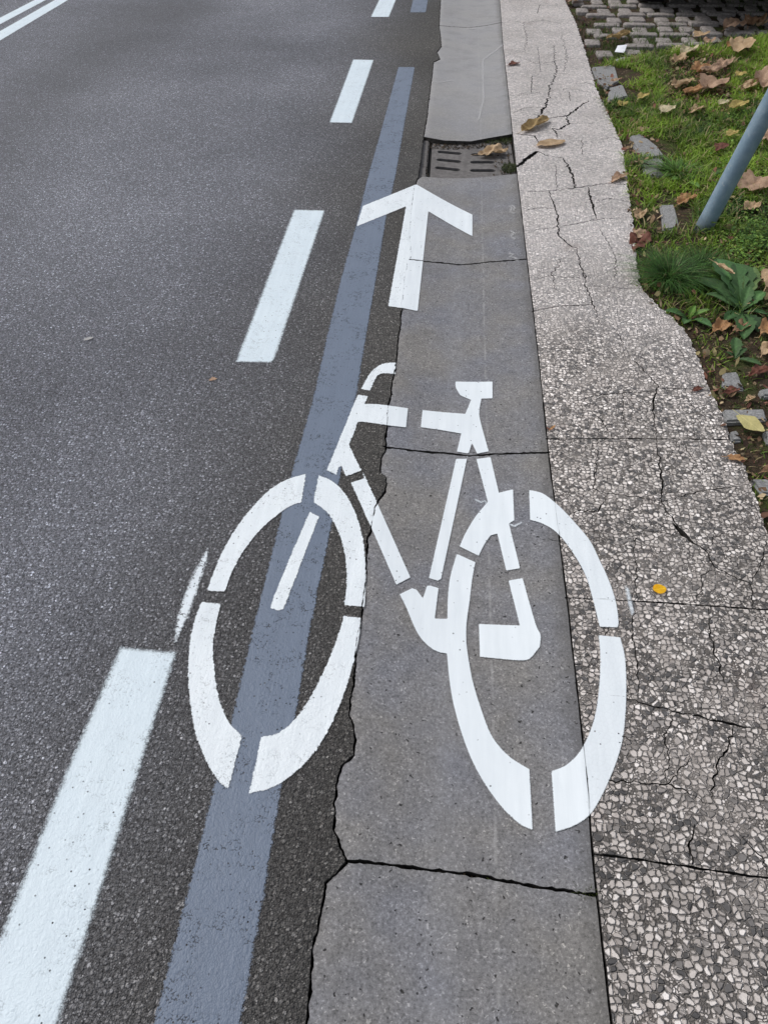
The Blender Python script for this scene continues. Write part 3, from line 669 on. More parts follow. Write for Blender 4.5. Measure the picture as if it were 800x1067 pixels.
# centre lines
for k, ((a, b), (c, d), lab) in enumerate((((( 0, 33), (0, 43)), ((58, 0), (72, 0)), 'right-hand, nearer line of the double white centre line'), (((0, 19), (0, 26)), ((37, 0), (49, 0)), 'left-hand, farther line of the double white centre line'))):
    A, B, C, D = (tuple(P0(*u))[:2] for u in (a, b, c, d))
    def ext(p, q2, y): t = (y-p[1])/(q2[1]-p[1]); return (p[0]+(q2[0]-p[0])*t, y)
    pl = [ext(A, C, 0.5), ext(B, D, 0.5), ext(B, D, 12), ext(A, C, 12)]
    o = paint('centre_line', [pl], WHITE_SOFT, LW, 0.012, 0.012, world=True); tag(o, lab, 'road marking', 'double centre line')
# overspray and chalk
o = paint('overspray_streak', [[(216.5, 572), (214.5, 586), (206, 612), (196, 640), (183, 668), (184, 652), (192, 622), (205, 592)]], WHITE_HAZE, LW, 0.003, 0.008)
tag(o, 'thin fading white streak of stray paint beside the front wheel', 'paint mark')
o = paint('overspray_streak', [[(651.5, 611), (655, 617), (659.6, 638), (658, 640.5), (655, 630)]], WHITE_HAZE, LW, 0.0025, 0.006)
tag(o, 'tiny white sliver of stray paint on the paving right of the rear wheel', 'paint mark')
def stroke(pts, w):
    W = [P(*p) for p in pts]; line = [(v.x, v.y, w) for v in W]; return ribbon(line)
for ch, lab in (([[(530, 215), (533, 217), (531, 221), (536, 223)], [(533, 214), (536, 217), (534, 220)]], 'upper white chalk scribble on the gutter slab right of the arrow'),
                ([[(531, 241), (535, 243), (532, 247), (536, 250)], [(530, 246), (537, 244)]], 'middle white chalk scribble on the gutter slab right of the arrow'),
                ([[(530, 264), (534, 266), (531, 268), (536, 269), (539, 272.5)]], 'lower white chalk scribble ending at the slab joint')):
    o = paint('chalk_mark', [stroke(c, 0.008) for c in ch], FAINT, LW, 0.003, 0.004, world=True); tag(o, lab, 'paint mark', 'chalk scribbles')
for ch, lab in (([(495, 521), (501, 524.5), (505, 522), (507, 527)], 'tiny white scuff left of the seat stay'), ([(531, 547), (536, 549), (543, 545)], 'tiny white scuff just inside the top of the rear wheel')):
    o = paint('scuff_mark', [stroke(ch, 0.0022)], WHITE_HAZE, LW, 0.0015, 0.002, world=True); tag(o, lab, 'paint mark', 'white scuffs')
for c, w_, lab in (([(524, 47), (503, 63), (503.5, 104), (498, 126)], 0.012, 'long bent pale scratch on the gutter slab above the drain'), ([(449, 86.5), (460, 86), (471, 84)], 0.012, 'short pale scratch at the road side of the slab above the drain'), ([(488, 30.5), (498, 30)], 0.022, 'pale smear right below the farthest slab joint')):
    o = paint('scratch_mark', [stroke(c, w_)], FAINT, LW, 0.004, 0.003, world=True, shrink=-0.001); tag(o, lab, 'paint mark', 'pale scratches')

# ------------------------------------------------------------------ drain
dz = -0.026
def Pd(x, y, z=dz): v = P0(x, y, z); return v
dr = empty('drain_grate', Pd(485, 165)); tag(dr, 'grey slotted concrete drain cover set into the gutter, partly under a crumpled leaf', 'drain')
def rslot(x0, y0, x1, y1, hw):
    a, b = Pd(x0, y0), Pd(x1, y1); d = (b-a).normalized(); n = Vector((-d.y, d.x, 0)); out = []
    for k in range(7): t = -math.pi/2+math.pi*k/6; out.append(b+d*math.cos(t)*hw+n*math.sin(t)*hw)
    for k in range(7): t = math.pi/2+math.pi*k/6; out.append(a+d*math.cos(t)*hw+n*math.sin(t)*hw)
    return [(p.x, p.y) for p in out]
slots = [rslot(459, 158.3, 477.5, 160, .015), rslot(458, 166.5, 476.8, 168.3, .015), rslot(456.6, 174.8, 475.8, 176.9, .015),
         rslot(494, 161, 511.5, 161, .015), rslot(493, 169, 512, 169, .015), rslot(493, 177.7, 512.5, 177.7, .015)]
pan = [tuple(Pd(*a))[:2] for a in [(450.5, 147), (527, 147), (532, 187), (447.5, 189)]]
sheet('slotted_plate', pan, slots, IRON, lambda x, y: dz, None, 0.02, None)
pl_ = bpy.data.objects['slotted_plate']; pl_.parent = dr; pl_.location = -dr.location
def strip_box(name, a, b, w, z0, z1, mat, parent):
    a = Vector((a[0], a[1], 0)); b = Vector((b[0], b[1], 0)); d = (b-a).normalized(); n = Vector((-d.y, d.x, 0))*w/2
    bm = bmesh.new(); c = [a-n, b-n, b+n, a+n]
    lo = [bm.verts.new((p.x, p.y, z0)) for p in c]; hi = [bm.verts.new((p.x, p.y, z1)) for p in c]
    bm.faces.new(lo[::-1]); bm.faces.new(hi)
    for i in range(4): bm.faces.new((lo[i], lo[(i+1) % 4], hi[(i+1) % 4], hi[i]))
    bmesh.ops.bevel(bm, geom=bm.edges[:], offset=min(w, z1-z0)*0.15, segments=2, affect='EDGES')
    o = bm_obj(name, bm, mat, parent)
    if parent: o.location = -parent.location
    return o
strip_box('frame_rail', Pd(441.5, 145), Pd(437, 190), 0.052, -0.05, -0.018, IRON, dr)
strip_box('frame_rail', Pd(529.5, 147), Pd(535.5, 187), 0.018, -0.05, -0.020, IRON, dr)
quad('drain_shade', pan[3][0]-.02, pan[3][1]-.03, pan[1][0]+.03, pan[1][1]+.02, -0.0345, mat_simple('sump_shade', (0.002, 0.002, 0.002), (0.004, 0.004, 0.004)))  # black sheet standing in for the shade of the drain cavity

# ------------------------------------------------------------------ verge
def verge_z(x, y):
    ex = np.interp(y, EY, EX); d = x-ex
    n = noise.noise(Vector((x*7, y*7, 4)))*0.008+noise.noise(Vector((x*25, y*25, 4)))*0.004
    return -0.014+0.022*min(1, max(0, d)/0.25)+n
EX = np.array([p[0] for p in E2]); EY = np.array([p[1] for p in E2]); _o = np.argsort(EY); EX, EY = EX[_o], EY[_o]
cob_px = [(617, 69), (648, 64), (700, 56), (747, 48.5), (800, 39), (900, 20)]
CB = [tuple(P0(*q))[:2] for q in cob_px]; CB = [(CB[0][0]-0.3, CB[0][1])]+CB+[(CB[-1][0]+2.0, CB[-1][1]+0.9)]
CBX = np.array([p[0] for p in CB]); CBY = np.array([p[1] for p in CB])
def cob_y(x): return float(np.interp(x, CBX, CBY))
VX0, VX1 = 0.15, 6.5
s = 0.03; xs = np.arange(VX0, VX1+s, s); ys = np.arange(-2.0, 7.0, s); vv = []; ff = []; key = {}
for j, y in enumerate(ys):
    for i, x in enumerate(xs):
        key[i, j] = len(vv); vv.append((x, y, verge_z(x, y)))
for j in range(len(ys)-1):
    for i in range(len(xs)-1):
        x, y = xs[i], ys[j]
        if x+s < np.interp(y, EY, EX)-0.03 or y > cob_y(x)+0.06: continue
        ff.append((key[i, j], key[i+1, j], key[i+1, j+1], key[i, j+1]))
o = mesh_obj('verge_ground', vv, ff, SOIL); o['kind'] = 'structure'
ME_used = None
# cobbled parking area
quad('parking_bed', 0.2, 4.6, 8, 14, -0.022, SOIL)
cv = []; cf = []
def stone(x, y, w, l, top, rot=0.0, dome=0.002, depth=0.05, out=None):
    V, Fc = out; b = len(V); cr, sr = math.cos(rot), math.sin(rot)
    ring = []
    n = 12
    for k in range(n):
        t = 2*math.pi*k/n; c, s_ = math.cos(t), math.sin(t)
        e = 0.22; ux = math.copysign(abs(c)**e, c); uy = math.copysign(abs(s_)**e, s_)
        j = 1+random.uniform(-.05, .05); ring.append((ux*w/2*j, uy*l/2*j))
    for sc, z in ((1.0, top-depth), (1.0, top-0.006), (0.97, top-0.002), (0.90, top), (0.45, top+dome)):
        for px_, py_ in ring:
            qx, qy = px_*sc, py_*sc; V.append((x+qx*cr-qy*sr, y+qx*sr+qy*cr, z+random.uniform(-.0012, .0012)))
    V.append((x, y, top+dome))
    for r in range(4):
        for k in range(n):
            a0 = b+r*n+k; a1 = b+r*n+(k+1) % n; Fc.append((a0, a1, a1+n, a0+n))
    for k in range(n): Fc.append((b+4*n+k, b+4*n+(k+1) % n, b+5*n))
y = 4.55; row = 0
slope = (CBY[4]-CBY[1])/(CBX[4]-CBX[1])*0.25
while y < 11:
    thin = row % 2 == 1; l = 0.07 if thin else 0.125; w0 = 0.185 if thin else 0.085; gap = 0.022 if thin else 0.06
    x = 0.3+random.uniform(-.1, 0)
    while x < 4.5:
        w = w0*random.uniform(.88, 1.1); yy = y+(x-0.6)*slope; xc = x+w/2
        if xc-w/2 > np.interp(yy, EY, EX)+0.015 and yy-l/2 > cob_y(xc)+0.07 and random.random() > 0.03:
            stone(xc, yy, w, l*random.uniform(.92, 1.06), -0.004+random.uniform(-.004, .004), random.uniform(-.04, .04), out=(cv, cf))
        x += w+gap*random.uniform(.7, 1.3)
    y += l+0.036; row += 1
o = mesh_obj('parking_paving', cv, cf, STONE2); o['kind'] = 'structure'
# concrete border between verge and parking
bvv, bff = [], []
xx = CB[2][0]-0.05
border = []
while xx < 4.0:
    w = random.uniform(.38, .5); yc = cob_y(xx+w/2)+0.02
    border.append((xx+w/2, yc, w, math.atan2(cob_y(xx+w)-cob_y(xx), w))); xx += w+0.012
for (bx, by, bw, ba) in border: stone(bx, by, bw, 0.075, 0.004, ba, 0.0, 0.06, (bvv, bff))
o = mesh_obj('parking_kerb', bvv, bff, STONE); o['kind'] = 'structure'

# loose edging stones
G_S = 'small grey stones along the edge of the verge'
def edging(pxs, lab, top=0.001, mat=STONE):
    g_ = [P0(a, b, 0) for a, b in pxs]; top = max(verge_z(q.x, q.y) for q in g_)+(0.007 if top > 0 else 0.004)
    W = [P0(a, b, top) for a, b in pxs]; bm = bmesh.new()
    lo = [bm.verts.new((p.x, p.y, -0.05)) for p in W]; hi = [bm.verts.new((p.x, p.y, top+random.uniform(-.002, .002))) for p in W]; n = len(W)
    bm.faces.new(hi); bm.faces.new(lo[::-1])
    for i in range(n): bm.faces.new((lo[i], lo[(i+1) % n], hi[(i+1) % n], hi[i]))
    bmesh.ops.bevel(bm, geom=[e for e in bm.edges if e.verts[0].co.z > -0.04 or e.verts[1].co.z > -0.04], offset=0.005, segments=2, affect='EDGES')
    bmesh.ops.triangulate(bm, faces=[f for f in bm.faces if len(f.verts) > 4])
    bmesh.ops.subdivide_edges(bm, edges=bm.edges[:], cuts=1)
    for v in bm.verts:
        nn = noise.noise_vector(v.co*30)*0.003; v.co += nn
    c = centroid(W); c.z = 0
    bmesh.ops.translate(bm, verts=bm.verts, vec=-c)
    o = bm_obj('edging_stone', bm, mat, None, c); tag(o, lab, 'stone', G_S); return o
edging([(616.5, 70), (640, 66.5), (645, 84), (632, 92), (622, 83)], 'pale stone slab at the corner of paving and parking area')
edging([(634.6, 91), (648.6, 88), (654, 100), (633, 105.5)], 'pale stone just below the corner slab, with a tan leaf on it')
edging([(655.6, 141), (666, 138.6), (684, 152), (692, 161), (668, 165)], 'wedge-shaped pale stone in the grass with a pink leaf at its tip')
edging([(668, 167.5), (690, 163.5), (693, 184), (672, 183)], 'pale stone directly below the wedge-shaped one', 0.004)
edging([(687.5, 213), (702, 214), (708, 236), (690, 239)], 'half-buried grey stone at the foot of the post', 0.003)
edging([(753, 387.5), (768.5, 386.5), (776, 405.5), (752, 402)], 'four-sided grey cobble between paving edge and dark red leaves')
edging([(790, 405), (812, 403.5), (812, 412), (795, 412)], 'grey cobble cut by the right photo edge, level with the four-sided cobble')
edging([(753, 425.5), (795.5, 425.7), (799.5, 437.6), (756, 438.5)], 'long grey cobble right above the pale yellow leaf')
edging([(759, 449.5), (768, 447.5), (774, 459), (762, 460)], 'small grey stone left of the pale yellow leaf', 0.002)
edging([(795, 449), (812, 449), (812, 462), (799, 462)], 'grey stone behind the pale yellow leaf at the right photo edge', 0.002)
edging([(781, 498), (806, 498), (808, 514), (793, 514)], 'lowest grey cobble at the right photo edge, below the orange leaf')
# ------------------------------------------------------------------ grass, moss, litter
GR = mat_tint('grass_blades', 0.5, 0.3, 0.3); LIT = mat_tint('dead_leaf_bits', 0.8, 0.2, 0.1, 90); LEAFG = mat_tint('weed_leaf', 0.55, 0.3, 0.2, 160)
def set_tint(o, cols):
    at = o.data.color_attributes.new('tint', 'FLOAT_COLOR', 'POINT')
    a = np.ones((len(cols), 4), np.float32); a[:, :3] = cols; at.data.foreach_set('color', a.ravel())
def blades(name, base, H, W, lean, cols, mat=None, seg=3, az=None, parent=None, origin=None):
    """base (n,3), H heights, W widths, lean = horizontal reach / height"""
    n = len(base); az = rng.uniform(0, 2*math.pi, n) if az is None else az
    dirv = np.stack([np.cos(az), np.sin(az), np.zeros(n)], 1); side = np.stack([-np.sin(az), np.cos(az), np.zeros(n)], 1)
    tw = rng.uniform(-.8, .8, n); side = side*np.cos(tw)[:, None]+dirv*np.sin(tw)[:, None]
    V = []; C = []; k = seg+1
    for i in range(k):
        t = i/seg; c = base+dirv*(H*lean*t**1.8)[:, None]+np.array([0, 0, 1.])*(H*(t-0.35*np.minimum(lean, 1.6)*t**2.4))[:, None]
        w = (W*(1-t**1.6)*0.5+W*0.04)[:, None]
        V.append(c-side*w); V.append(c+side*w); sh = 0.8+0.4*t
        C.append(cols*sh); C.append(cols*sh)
    V = np.stack(V, 1).reshape(-1, 3); C = np.stack(C, 1).reshape(-1, 3)
    b = (np.arange(n)*2*k)[:, None, None]; q = np.array([[2*i, 2*i+1, 2*i+3, 2*i+2] for i in range(seg)])[None]
    Fc = (b+q).reshape(-1, 4)
    org = Vector((0, 0, 0)) if origin is None else Vector(origin)
    me = bpy.data.meshes.new(name); V = V-np.array(org)
    me.vertices.add(len(V)); me.vertices.foreach_set('co', V.ravel().astype(np.float32))
    me.loops.add(len(Fc)*4); me.loops.foreach_set('vertex_index', Fc.ravel().astype(np.int32))
    me.polygons.add(len(Fc)); me.polygons.foreach_set('loop_start', (np.arange(len(Fc))*4).astype(np.int32)); me.polygons.foreach_set('loop_total', np.full(len(Fc), 4, np.int32))
    me.update(calc_edges=True); me.materials.append(mat or GR)
    me.polygons.foreach_set('use_smooth', [True]*len(me.polygons))
    o = bpy.data.objects.new(name, me); COL.objects.link(o); o.location = org
    if parent: o.parent = parent; o.location = org-parent.location
    set_tint(o, C); return o
def nz(x, y, s, k=0): return noise.noise(Vector((x*s, y*s, k*7.3)))
def ppx(x, y): return proj((x, y, 0.0))
STONES_W = [(o.location.x, o.location.y, max(o.dimensions.x, o.dimensions.y)*0.42) for o in bpy.data.objects if o.name.startswith('edging_stone')]
def on_stone(x, y): return any((x-a)**2+(y-b)**2 < r*r for a, b, r in STONES_W)
def density(x, y):
    ex = np.interp(y, EY, EX); d = x-ex
    if d < 0.0 or y > cob_y(x)-0.01 or on_stone(x, y): return 0, 0
    u, v = ppx(x, y)
    n = nz(x, y, 6, 1)*0.5+nz(x, y, 17, 2)*0.5
    g = min(1, 0.65+max(0, d-0.01)/0.05)
    h = 1.0
    if v > 335: g *= 0.42*(1 if n > -0.05 else 0.4); h = 0.5
    elif v > 250: g *= 0.65; h = 0.8
    # bare patch full of leaves by the parking corner
    if 690 < u < 760 and 62 < v < 112: g *= 0.35; h = 0.7
    if abs(u-700) < 18 and 200 < v < 245: g *= 0.3; h = .6
    if d < 0.06 and 190 < v < 270: g *= 0.35
    g *= 0.95+0.6*n
    return g, h
base = []; H = []; W = []; ln = []; cl = []
N = 0
for _ in range(190000):
    x = random.uniform(0.3, 2.6); y = random.uniform(-0.1, 5.6)
    if N > 70000: break
    g, h = density(x, y)
    if random.random() > g: continue
    u, v = ppx(x, y)
    if u > 900: continue
    N += 1
    t = nz(x, y, 4, 3)+0.3*random.uniform(-1, 1); far = min(1, max(0, (y-1.6)/1.6))
    hh = random.uniform(0.02, 0.058)*h*(1+0.5*nz(x, y, 9, 5))
    base.append((x, y, verge_z(x, y)-0.004)); H.append(hh); W.append(random.uniform(.0018, .0050)*(1+0.5*far)); ln.append(random.uniform(.2, 1.5))
    if random.random() < 0.13: c = (0.38, 0.31, 0.16)
    else:
        a = np.array((0.038, 0.085, 0.016)); b = np.array((0.28, 0.43, 0.05)); m_ = min(1, max(0, 0.33+0.35*far+1.0*t+0.5*nz(x, y, 14, 12))); c = a*(1-m_)+b*m_
    cl.append(c)
o = blades('grass', np.array(base), np.array(H), np.array(W), np.array(ln), np.array(cl)); tag(o, 'short green verge grass mixed with dry blades', 'grass', kind='stuff')
base = []
for _ in range(40000):
    x = random.uniform(0.6, 6.2); y = random.uniform(-1.8, 6.4)
    if x < np.interp(y, EY, EX)+0.04 or y > cob_y(x)-0.02 or nz(x, y, 3, 4) < -0.35: continue
    if x < 2.6 and ppx(x, y)[0] < 900 and y > -0.1: continue
    base.append((x, y, verge_z(x, y)-0.004))
n_ = len(base); cc = np.array([(0.12, 0.20, 0.035)])*rng.uniform(.4, 1.5, (n_, 1))
o = blades('grass', np.array(base), rng.uniform(.03, .075, n_), rng.uniform(.004, .009, n_), rng.uniform(.2, 1.3, n_), cc); tag(o, 'green verge grass further out from the paving', 'grass', kind='stuff')
# grass in the joints of the parking area
base = []; 
for _ in range(60000):
    x = random.uniform(0.5, 4.0); y = random.uniform(4.6, 8.5)
    if y < cob_y(x)+0.05 or x < np.interp(y, EY, EX)+0.02: continue
    pr = 0.05+0.9*max(0, min(1, 0.4+1.6*nz(x, y, 2.2, 8)))*min(1, max(0.0, (x-0.7)/0.5))
    if random.random() > pr or y > 6.0 and random.random() < 0.6: continue
    base.append((x, y, -0.022))
n_ = len(base); far_c = np.array([(0.08, 0.13, 0.03)])*rng.uniform(.6, 1.4, (n_, 1))
o = blades('joint_grass', np.array(base), rng.uniform(.022, .045, n_), rng.uniform(.003, .006, n_), rng.uniform(.2, 1.2, n_), far_c); tag(o, 'grass growing between the stones of the parking area', 'grass', kind='stuff')

def flakes(name, pts, size, palette, mat, lab, cat, curl=0.5):
    V, Fc, C = [], [], []
    for (x, y, z) in pts:
        s_ = size*random.uniform(.4, 1.3); a = random.uniform(0, 6.28); asp = random.uniform(.35, .8); n = random.choice((5, 6, 7)); b = len(V)
        tilt = Vector((random.uniform(-curl, curl), random.uniform(-curl, curl))); c = np.array(random.choice(palette))*random.uniform(.6, 1.35)
        V.append((x, y, z+s_*0.15)); C.append(c)
        for k in range(n):
            t = 6.283*k/n; r = s_*random.uniform(.65, 1.1); px_ = math.cos(t)*r; py_ = math.sin(t)*r*asp
            qx = px_*math.cos(a)-py_*math.sin(a); qy = px_*math.sin(a)+py_*math.cos(a)
            V.append((x+qx, y+qy, z+s_*0.15+qx*tilt.x+qy*tilt.y+random.uniform(-.1, .25)*s_)); C.append(c*random.uniform(.8, 1.1))
        for k in range(n): Fc.append((b, b+1+k, b+1+(k+1) % n))
    o = mesh_obj(name, V, Fc, mat); set_tint(o, np.array(C)); tag(o, lab, cat, kind='stuff'); return o
BROWN = [(0.14, 0.075, 0.05), (0.20, 0.12, 0.08), (0.38, 0.26, 0.17), (0.07, 0.045, 0.035), (0.13, 0.055, 0.045), (0.24, 0.17, 0.10), (0.36, 0.29, 0.18), (0.45, 0.37, 0.22), (0.05, 0.035, 0.025)]
pts = []
for _ in range(26000):
    x = random.uniform(0.3, 2.2); y = random.uniform(-0.1, 5.2); ex = np.interp(y, EY, EX); d = x-ex
    if d < -0.02 or y > cob_y(x): continue
    u, v = ppx(x, y)
    if u > 860: continue
    pr = 0.30
    if d < 0.05: pr = 0.5
    if d < 0: pr = 0.10
    if v > 335: pr = max(pr, 0.55) if d > 0 else 0.08
    if 690 < u < 770 and 60 < v < 125: pr = 0.75
    if u < 675 and 190 < v < 270 and d > -0.01: pr = 0.9
    if random.random() > pr*0.8 or on_stone(x, y) and random.random() < .9: continue
    pts.append((x, y, max(verge_z(x, y), 0.001 if d < 0 else -1)))
flakes('leaf_litter', pts, 0.0085, BROWN, LIT, 'brown and reddish crumbs of dead leaves at the verge edge', 'leaf litter', 0.8)
pts = []
for _ in range(20000):
    x = random.uniform(0.3, 3.4); y = random.uniform(0.2, 5.6); d = x-np.interp(y, EY, EX)
    if d < 0.0 or y > cob_y(x)-0.02: continue
    pr = 0.25+0.5*nz(x, y, 3, 15)
    if d < 0.10: pr = 0.75
    u, v = ppx(x, y)
    if 690 < u < 790 and 55 < v < 125: pr = 1.0
    if random.random() < pr: pts.append((x, y, verge_z(x, y)+random.uniform(0.004, 0.022 if v < 335 else 0.008)))
flakes('leaf_fragments', pts, 0.0115, [(0.30, 0.20, 0.12), (0.20, 0.12, 0.07), (0.40, 0.31, 0.19), (0.14, 0.075, 0.05), (0.34, 0.28, 0.14), (0.22, 0.10, 0.07)], LIT, 'torn bits of dry leaves caught in the verge grass', 'leaf litter', 0.9)
pts = []
for _ in range(900):
    k = random.random()
    if k < 0.35:
        t = random.random(); v = P(438+t*94, 143+3.5*math.sin(t*3)+random.uniform(0, 6)); pts.append((v.x, v.y, -0.024))
    elif k < 0.5: v = P(random.uniform(514, 534), random.uniform(142, 182)); pts.append((v.x, v.y, -0.022))
    elif k < 0.6: v = P(random.uniform(438, 446), random.uniform(145, 182)); pts.append((v.x, v.y, -0.022))
    else:
        l = random.choice(CR[:4]+CR[18:30]); p = random.choice(l); pts.append((p[0]+random.uniform(-1, 1)*p[2]*.8, p[1]+random.uniform(-1, 1)*p[2]*.8, -0.02))
flakes('gutter_dirt', pts, 0.006, [(0.03, 0.024, 0.018), (0.06, 0.045, 0.03), (0.10, 0.07, 0.045), (0.02, 0.018, 0.014)], LIT, 'dark dirt and leaf crumbs caught round the drain and in the joints', 'dirt')
pts = []
for _ in range(1500):
    y = random.uniform(4.75, 7.5); x = random.uniform(0.55, 1.15)
    if x < np.interp(y, EY, EX)+0.005: continue
    if random.random() < 0.8-(x-0.6)*1.5: pts.append((x, y, -0.018))
flakes('parking_litter', pts, 0.016, [(0.10, 0.045, 0.035), (0.06, 0.035, 0.03), (0.15, 0.08, 0.06), (0.04, 0.03, 0.025)], LIT, 'dark red leaf crumbs between the parking stones', 'leaf litter')
# moss
def moss(name, centers, lab):
    base = []
    for (px_, py_, rx_, ry_, n, z) in centers:
        for _ in range(n):
            a = random.uniform(0, 6.28); r = math.sqrt(random.random()); v = P0(px_+math.cos(a)*r*rx_, py_+math.sin(a)*r*ry_, z); base.append((v.x, v.y, z))
    n_ = len(base); c = np.array([(0.045, 0.06, 0.016)])*rng.uniform(.5, 1.7, (n_, 1))
    o = blades(name, np.array(base), rng.uniform(.008, .020, n_), rng.uniform(.0015, .003, n_), rng.uniform(.2, 1.3, n_), c, seg=2); tag(o, lab, 'moss', kind='stuff')
moss('moss', [(527, 146, 6, 5, 260, -.02), (530, 176, 8, 5, 420, -.012), (515, 149, 10, 2.5, 120, -.025), (470, 148.5, 22, 1.5, 120, -.03), (629, 91, 5, 11, 500, -.006), (612, 932, 8, 1.5, 60, -.012), (508, 914.5, 4, .8, 8, -.024)],
     'green and dark moss in the drain corner and stone joints')
pts = []; base = []
for _ in range(30000):
    x = random.uniform(0.4, 1.6); y = random.uniform(0.1, 2.3); ex = np.interp(y, EY, EX)
    if x < ex+0.002 or on_stone(x, y): continue
    if nz(x, y, 14, 9)+0.3*nz(x, y, 40, 9) < 0.02: continue
    base.append((x, y, verge_z(x, y)))
n_ = len(base); c = np.array([(0.06, 0.085, 0.02)])*rng.uniform(.5, 1.8, (n_, 1))
o = blades('verge_moss', np.array(base), rng.uniform(.005, .013, n_), rng.uniform(.0012, .0026, n_), rng.uniform(.2, 1.2, n_), c, seg=2); tag(o, 'dark green moss cushions on the bare verge soil', 'moss', kind='stuff')

# tuft of fine dark grass
def tuft(px_, py_, rad, n, hgt, lab, col, spread=1.6, w=(.0012, .0024)):
    c = P0(px_, py_, 0.0); z0 = verge_z(c.x, c.y); a = rng.uniform(0, 2*math.pi, n); r = np.sqrt(rng.uniform(0, 1, n))
    b = np.stack([c.x+np.cos(a)*r*rad, c.y+np.sin(a)*r*rad, np.full(n, z0-0.003)], 1)
    cols = np.array([col])*rng.uniform(.35, 2.6, (n, 1)); dry = rng.uniform(0, 1, n) < 0.05; cols[dry] = (0.2, 0.17, 0.09)
    o = blades('grass_tuft', b, rng.uniform(.5, 1.1, n)*hgt, rng.uniform(*w, n), 0.3+r*spread+rng.uniform(0, .5, n), cols, seg=5, az=a+rng.normal(0, .5, n), origin=(c.x, c.y, z0))
    tag(o, lab, 'grass tuft', 'grass tufts on the verge'); return o
tuft(697, 290, 0.055, 1100, 0.095, 'dense dark green tuft of fine grass overhanging the paving below the post', (0.04, 0.095, 0.02), 1.15, (.0014, .003))
tuft(728, 283, 0.06, 600, 0.075, 'dark grass tuft between the large fine tuft and the broad-leaved weed', (0.045, 0.10, 0.02), 1.3)
tuft(664, 172, 0.028, 220, 0.05, 'small tuft of grass between the paving edge and the wedge-shaped stone', (0.05, 0.10, 0.025), 1.2, (.002, .0035))
tuft(668, 122, 0.05, 260, 0.05, 'bright grass tuft above the wedge-shaped stone', (0.065, 0.125, 0.025), 1.2, (.002, .0035))
tuft(705, 182, 0.06, 380, 0.06, 'bright green broad-bladed tuft left of the post foot', (0.07, 0.14, 0.028), 1.3, (.003, .006))
tuft(780, 130, 0.09, 420, 0.06, 'lush green tuft right beneath the leaning post', (0.065, 0.13, 0.025), 1.3, (.003, .006))

# broad-leaved weeds
def weed_leaf_mesh(L, Wd, lobes, curl, seed):
    random.seed(seed); n = 12; V = []; Fc = []
    for i in range(n+1):
        t = i/n; w = Wd*0.5*(math.sin(math.pi*min(1, t*0.93+0.05))**0.8)*(0.28+0.72*min(1, t*1.5))*(1+lobes*math.sin(t*34))
        if t < 0.16: w = max(0.0016, w*0.35)
        if i == n: w = 0.0004
        z = curl*L*(t-t*t*1.1)
        wav = 0.05*L*math.sin(t*9+seed)
        for k, s_ in enumerate((-1, -.5, 0, .5, 1)):
            V.append((w*s_, t*L, z+abs(s_)*w*0.35-(0.0012 if s_ == 0 else 0)+wav*abs(s_)*0.25))
    for i in range(n):
        for k in range(4): a = i*5+k; Fc.append((a, a+1, a+6, a+5))
    return V, Fc
def weed(px_, py_, leaves, lab, h0=0.0):
    c = P0(px_, py_, h0); c.z = verge_z(c.x, c.y)+h0*0; root = empty('broad_leaved_weed', c); tag(root, lab, 'weed', 'broad-leaved weeds on the verge')
    for i, (tx, ty, tz, wr, col) in enumerate(leaves):
        tip = P0(tx, ty, tz); d = tip-c; L = d.length; V, Fc = weed_leaf_mesh(L, L*wr*1.1, 0.16, 0.30, i*3+int(px_))
        q = d.to_track_quat('Y', 'Z'); V = [q @ Vector(v)+c for v in V]
        o = mesh_obj('leaf', V, Fc, LEAFG, root, c)
        cols = np.array([col])*np.ones((len(V), 1)); cols = cols*rng.uniform(.9, 1.1, (len(V), 1))*random.uniform(.6, 1.6); cols[2::5] = cols[2::5]*1.7+0.02
        set_tint(o, cols)
    return root
dg = (0.035, 0.085, 0.025); mg = (0.06, 0.13, 0.04); lg = (0.12, 0.24, 0.04); pg = (0.10, 0.16, 0.05)
weed(771, 328, [(747, 268, .055, .36, dg), (769, 272, .06, .32, mg), (724, 288, .03, .34, dg), (735, 305, .035, .34, mg), (786, 276, .06, .22, pg), (797, 303, .045, .36, mg), (800, 327, .02, .34, dg),
                (754, 334, .015, .4, dg), (781, 297, .055, .36, mg), (763, 290, .05, .4, dg), (790, 345, .012, .4, dg), (757, 308, .045, .36, dg), (775, 352, .01, .4, mg)],
     'large dark green broad-leaved rosette weed at the right photo edge below the post')
weed(718, 330, [(703, 326, .02, .4, mg), (739, 322, .03, .36, lg), (692, 323, .008, .42, dg), (741, 340, .012, .4, dg), (724, 318, .03, .45, lg), (712, 337, .01, .4, mg)], 'small low weed with bright green leaves at the paving edge under the fine tuft')
weed(766, 372, [(766, 351, .02, .42, mg), (778, 362, .012, .3, mg), (793, 380, .01, .34, mg), (756, 366, .01, .4, dg)], 'small weed with a pair of upright leaves above the four-sided cobble')
weed(757, 180, [(745, 168, .03, .35, lg), (768, 172, .03, .35, mg), (752, 190, .01, .4, lg), (738, 184, .02, .3, mg)], 'young weed with pale green leaves behind the foot of the post')
weed(712, 192, [(700, 186, .04, .3, lg), (721, 183, .04, .3, lg), (708, 178, .05, .28, pg), (728, 195, .03, .3, lg)], 'bright narrow-leaved weed left of the post beside the half-buried stone')
weed(786, 240, [(777, 228, .03, .4, lg), (797, 233, .03, .4, mg), (793, 250, .02, .45, lg), (776, 248, .02, .4, mg)], 'light green weed right of the post foot')
